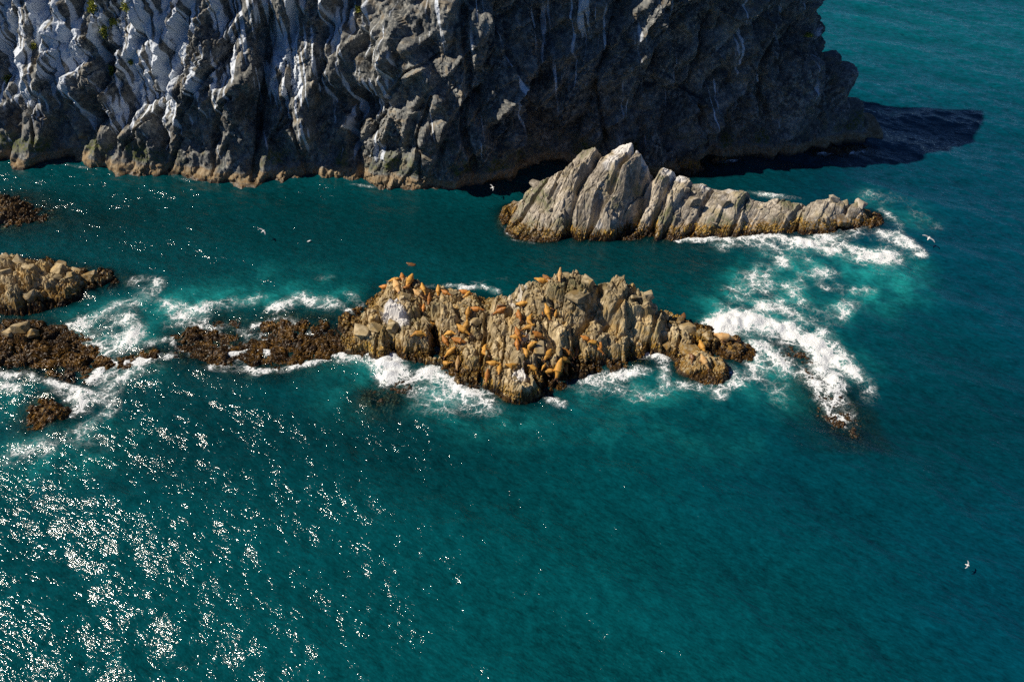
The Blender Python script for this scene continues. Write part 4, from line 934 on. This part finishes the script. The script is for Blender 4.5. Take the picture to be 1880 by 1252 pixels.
# ------------------------------------------------------------------ gulls
def gull_mesh(spread):
    V = [(-.32, 0, 0), (-.12, 0, 0), (.08, 0, .02), (.22, 0, .05), (.31, 0, .05)]; R = [(.05, .02), .075, .085, .05, .02]; E_ = [(0, 1), (1, 2), (2, 3), (3, 4)]
    for sd in (-1, 1):
        i = len(V)
        if spread: V += [(.06, sd * .25, .10), (-.02, sd * .48, .12), (-.16, sd * .70, .07)]
        else: V += [(.0, sd * .085, .05), (-.16, sd * .075, .05), (-.34, sd * .03, .04)]
        R += [(.10, .02), (.085, .018), (.03, .012)] if spread else [(.05, .03), (.05, .02), (.03, .015)]
        E_ += [(2, i), (i, i + 1), (i + 1, i + 2)]
    m = skin_mesh('gull', V, E_, R, 2); m.materials.append(M_GULL); m.materials.append(M_GULLW)
    for p in m.polygons:
        if abs(p.center.y) > .09 and p.normal.z > .2: p.material_index = 1
    return m
GS, GF = gull_mesh(True), gull_mesh(False)
for px, py, z, rz, s, fly, lab in ((1705, 438, 1.6, .9, 1.7, True, 'white gull gliding over the surf right of the slab ridge'), (483, 425, 1.5, .8, 1.3, True, 'white gull flying low over the middle of the channel'),
                              (904, 345, 2.0, .3, 1.2, True, 'gull skimming the dark water left of the slab ridge tip'), (568, 443, .06, .6, 1.2, False, 'gull floating on the channel below the flying one'),
                              (1774, 306, .06, .2, 1.5, False, 'gull floating beyond the headland point'), (1776, 1037, 1.2, -.6, .75, True, 'gull gliding alone over open water at the lower right')):
    x, y = W(px, py, z); o = bpy.data.objects.new('gull', GS if fly else GF); COL.objects.link(o)
    o.location = (x, y, z); o.rotation_euler = (.25 if fly else 0, -.1 if fly else 0, rz); o.scale = (s, s, s)
    o['label'] = lab; o['category'] = 'bird'; o['group'] = 'gulls round the rocks'

# ------------------------------------------------------------------ grass tufts on the cliff
for k, (px, py, rx, rz, n, lab) in enumerate(((168, 14, 1.3, 1.7, 520, 'largest green grass tuft at the top edge of the cliff'), (229, 18, .8, 1.5, 360, 'grass tuft hanging right of the largest one near the top edge'),
        (205, 42, 1.2, .7, 320, 'grass strip slanting down from the upper tufts'), (190, 60, .8, 1.2, 300, 'lowest clump of the slanting grass strip on the cliff'), (62, 86, .6, .7, 160, 'small grass tuft on the pale left buttress'),
        (15, 146, .8, .8, 200, 'grass tuft at the left edge beside the dark gully'), (241, 115, .45, .55, 110, 'tiny grass tuft in the middle of the white streaks'), (203, 132, .45, 1.1, 150, 'narrow grass wisp below the white streaks'), (660, 18, .8, .5, 130, 'yellowish grass patch at the top right of the lit cliff'), (1484, 66, .7, .4, 120, 'small grass patch on the shaded headland shoulder'))):
    r = np.random.default_rng(200 + k); Vv = []; Qq = []; tn = []
    for i in range(n):
        dx, dz = r.normal(0, .45), r.normal(0, .45)
        d = (ray_dir(px + dx * rx * 9, py + dz * rz * 9)).normalized()
        hit, nrm, _, _ = CLIFF_BVH.ray_cast(CAM, d)
        if hit is None or hit.z < 3: continue
        if Vv and (hit - c0).length > 1.5: continue
        if not Vv: c0 = hit.copy()
        if nrm.y > 0: nrm = -nrm
        L = r.uniform(.4, .95); out = (nrm + Vector((r.normal(0, .4), r.normal(0, .3), .7 + r.normal(0, .3)))).normalized()
        sd = out.cross(Vector((r.normal(), r.normal(), r.normal()))).normalized() * .075
        b = len(Vv); tip_ = hit + out * L + Vector((0, 0, -.12)); md = hit + out * L * .55
        Vv += [hit - sd, hit + sd, md + sd * .8, md - sd * .8, tip_ - sd * .2, tip_ + sd * .2]; Qq += [(b, b + 1, b + 2, b + 3), (b + 3, b + 2, b + 5, b + 4)]; tn += [r.random()] * 6
    if not Vv: continue
    m = np_mesh('grass_tuft', np.array([tuple(v_) for v_ in Vv]), np.array(Qq)); attr(m, 'tone', tn)
    link('grass_tuft', m, M_GRASS, label=lab, cat='grass', group='grass tufts on the cliff')
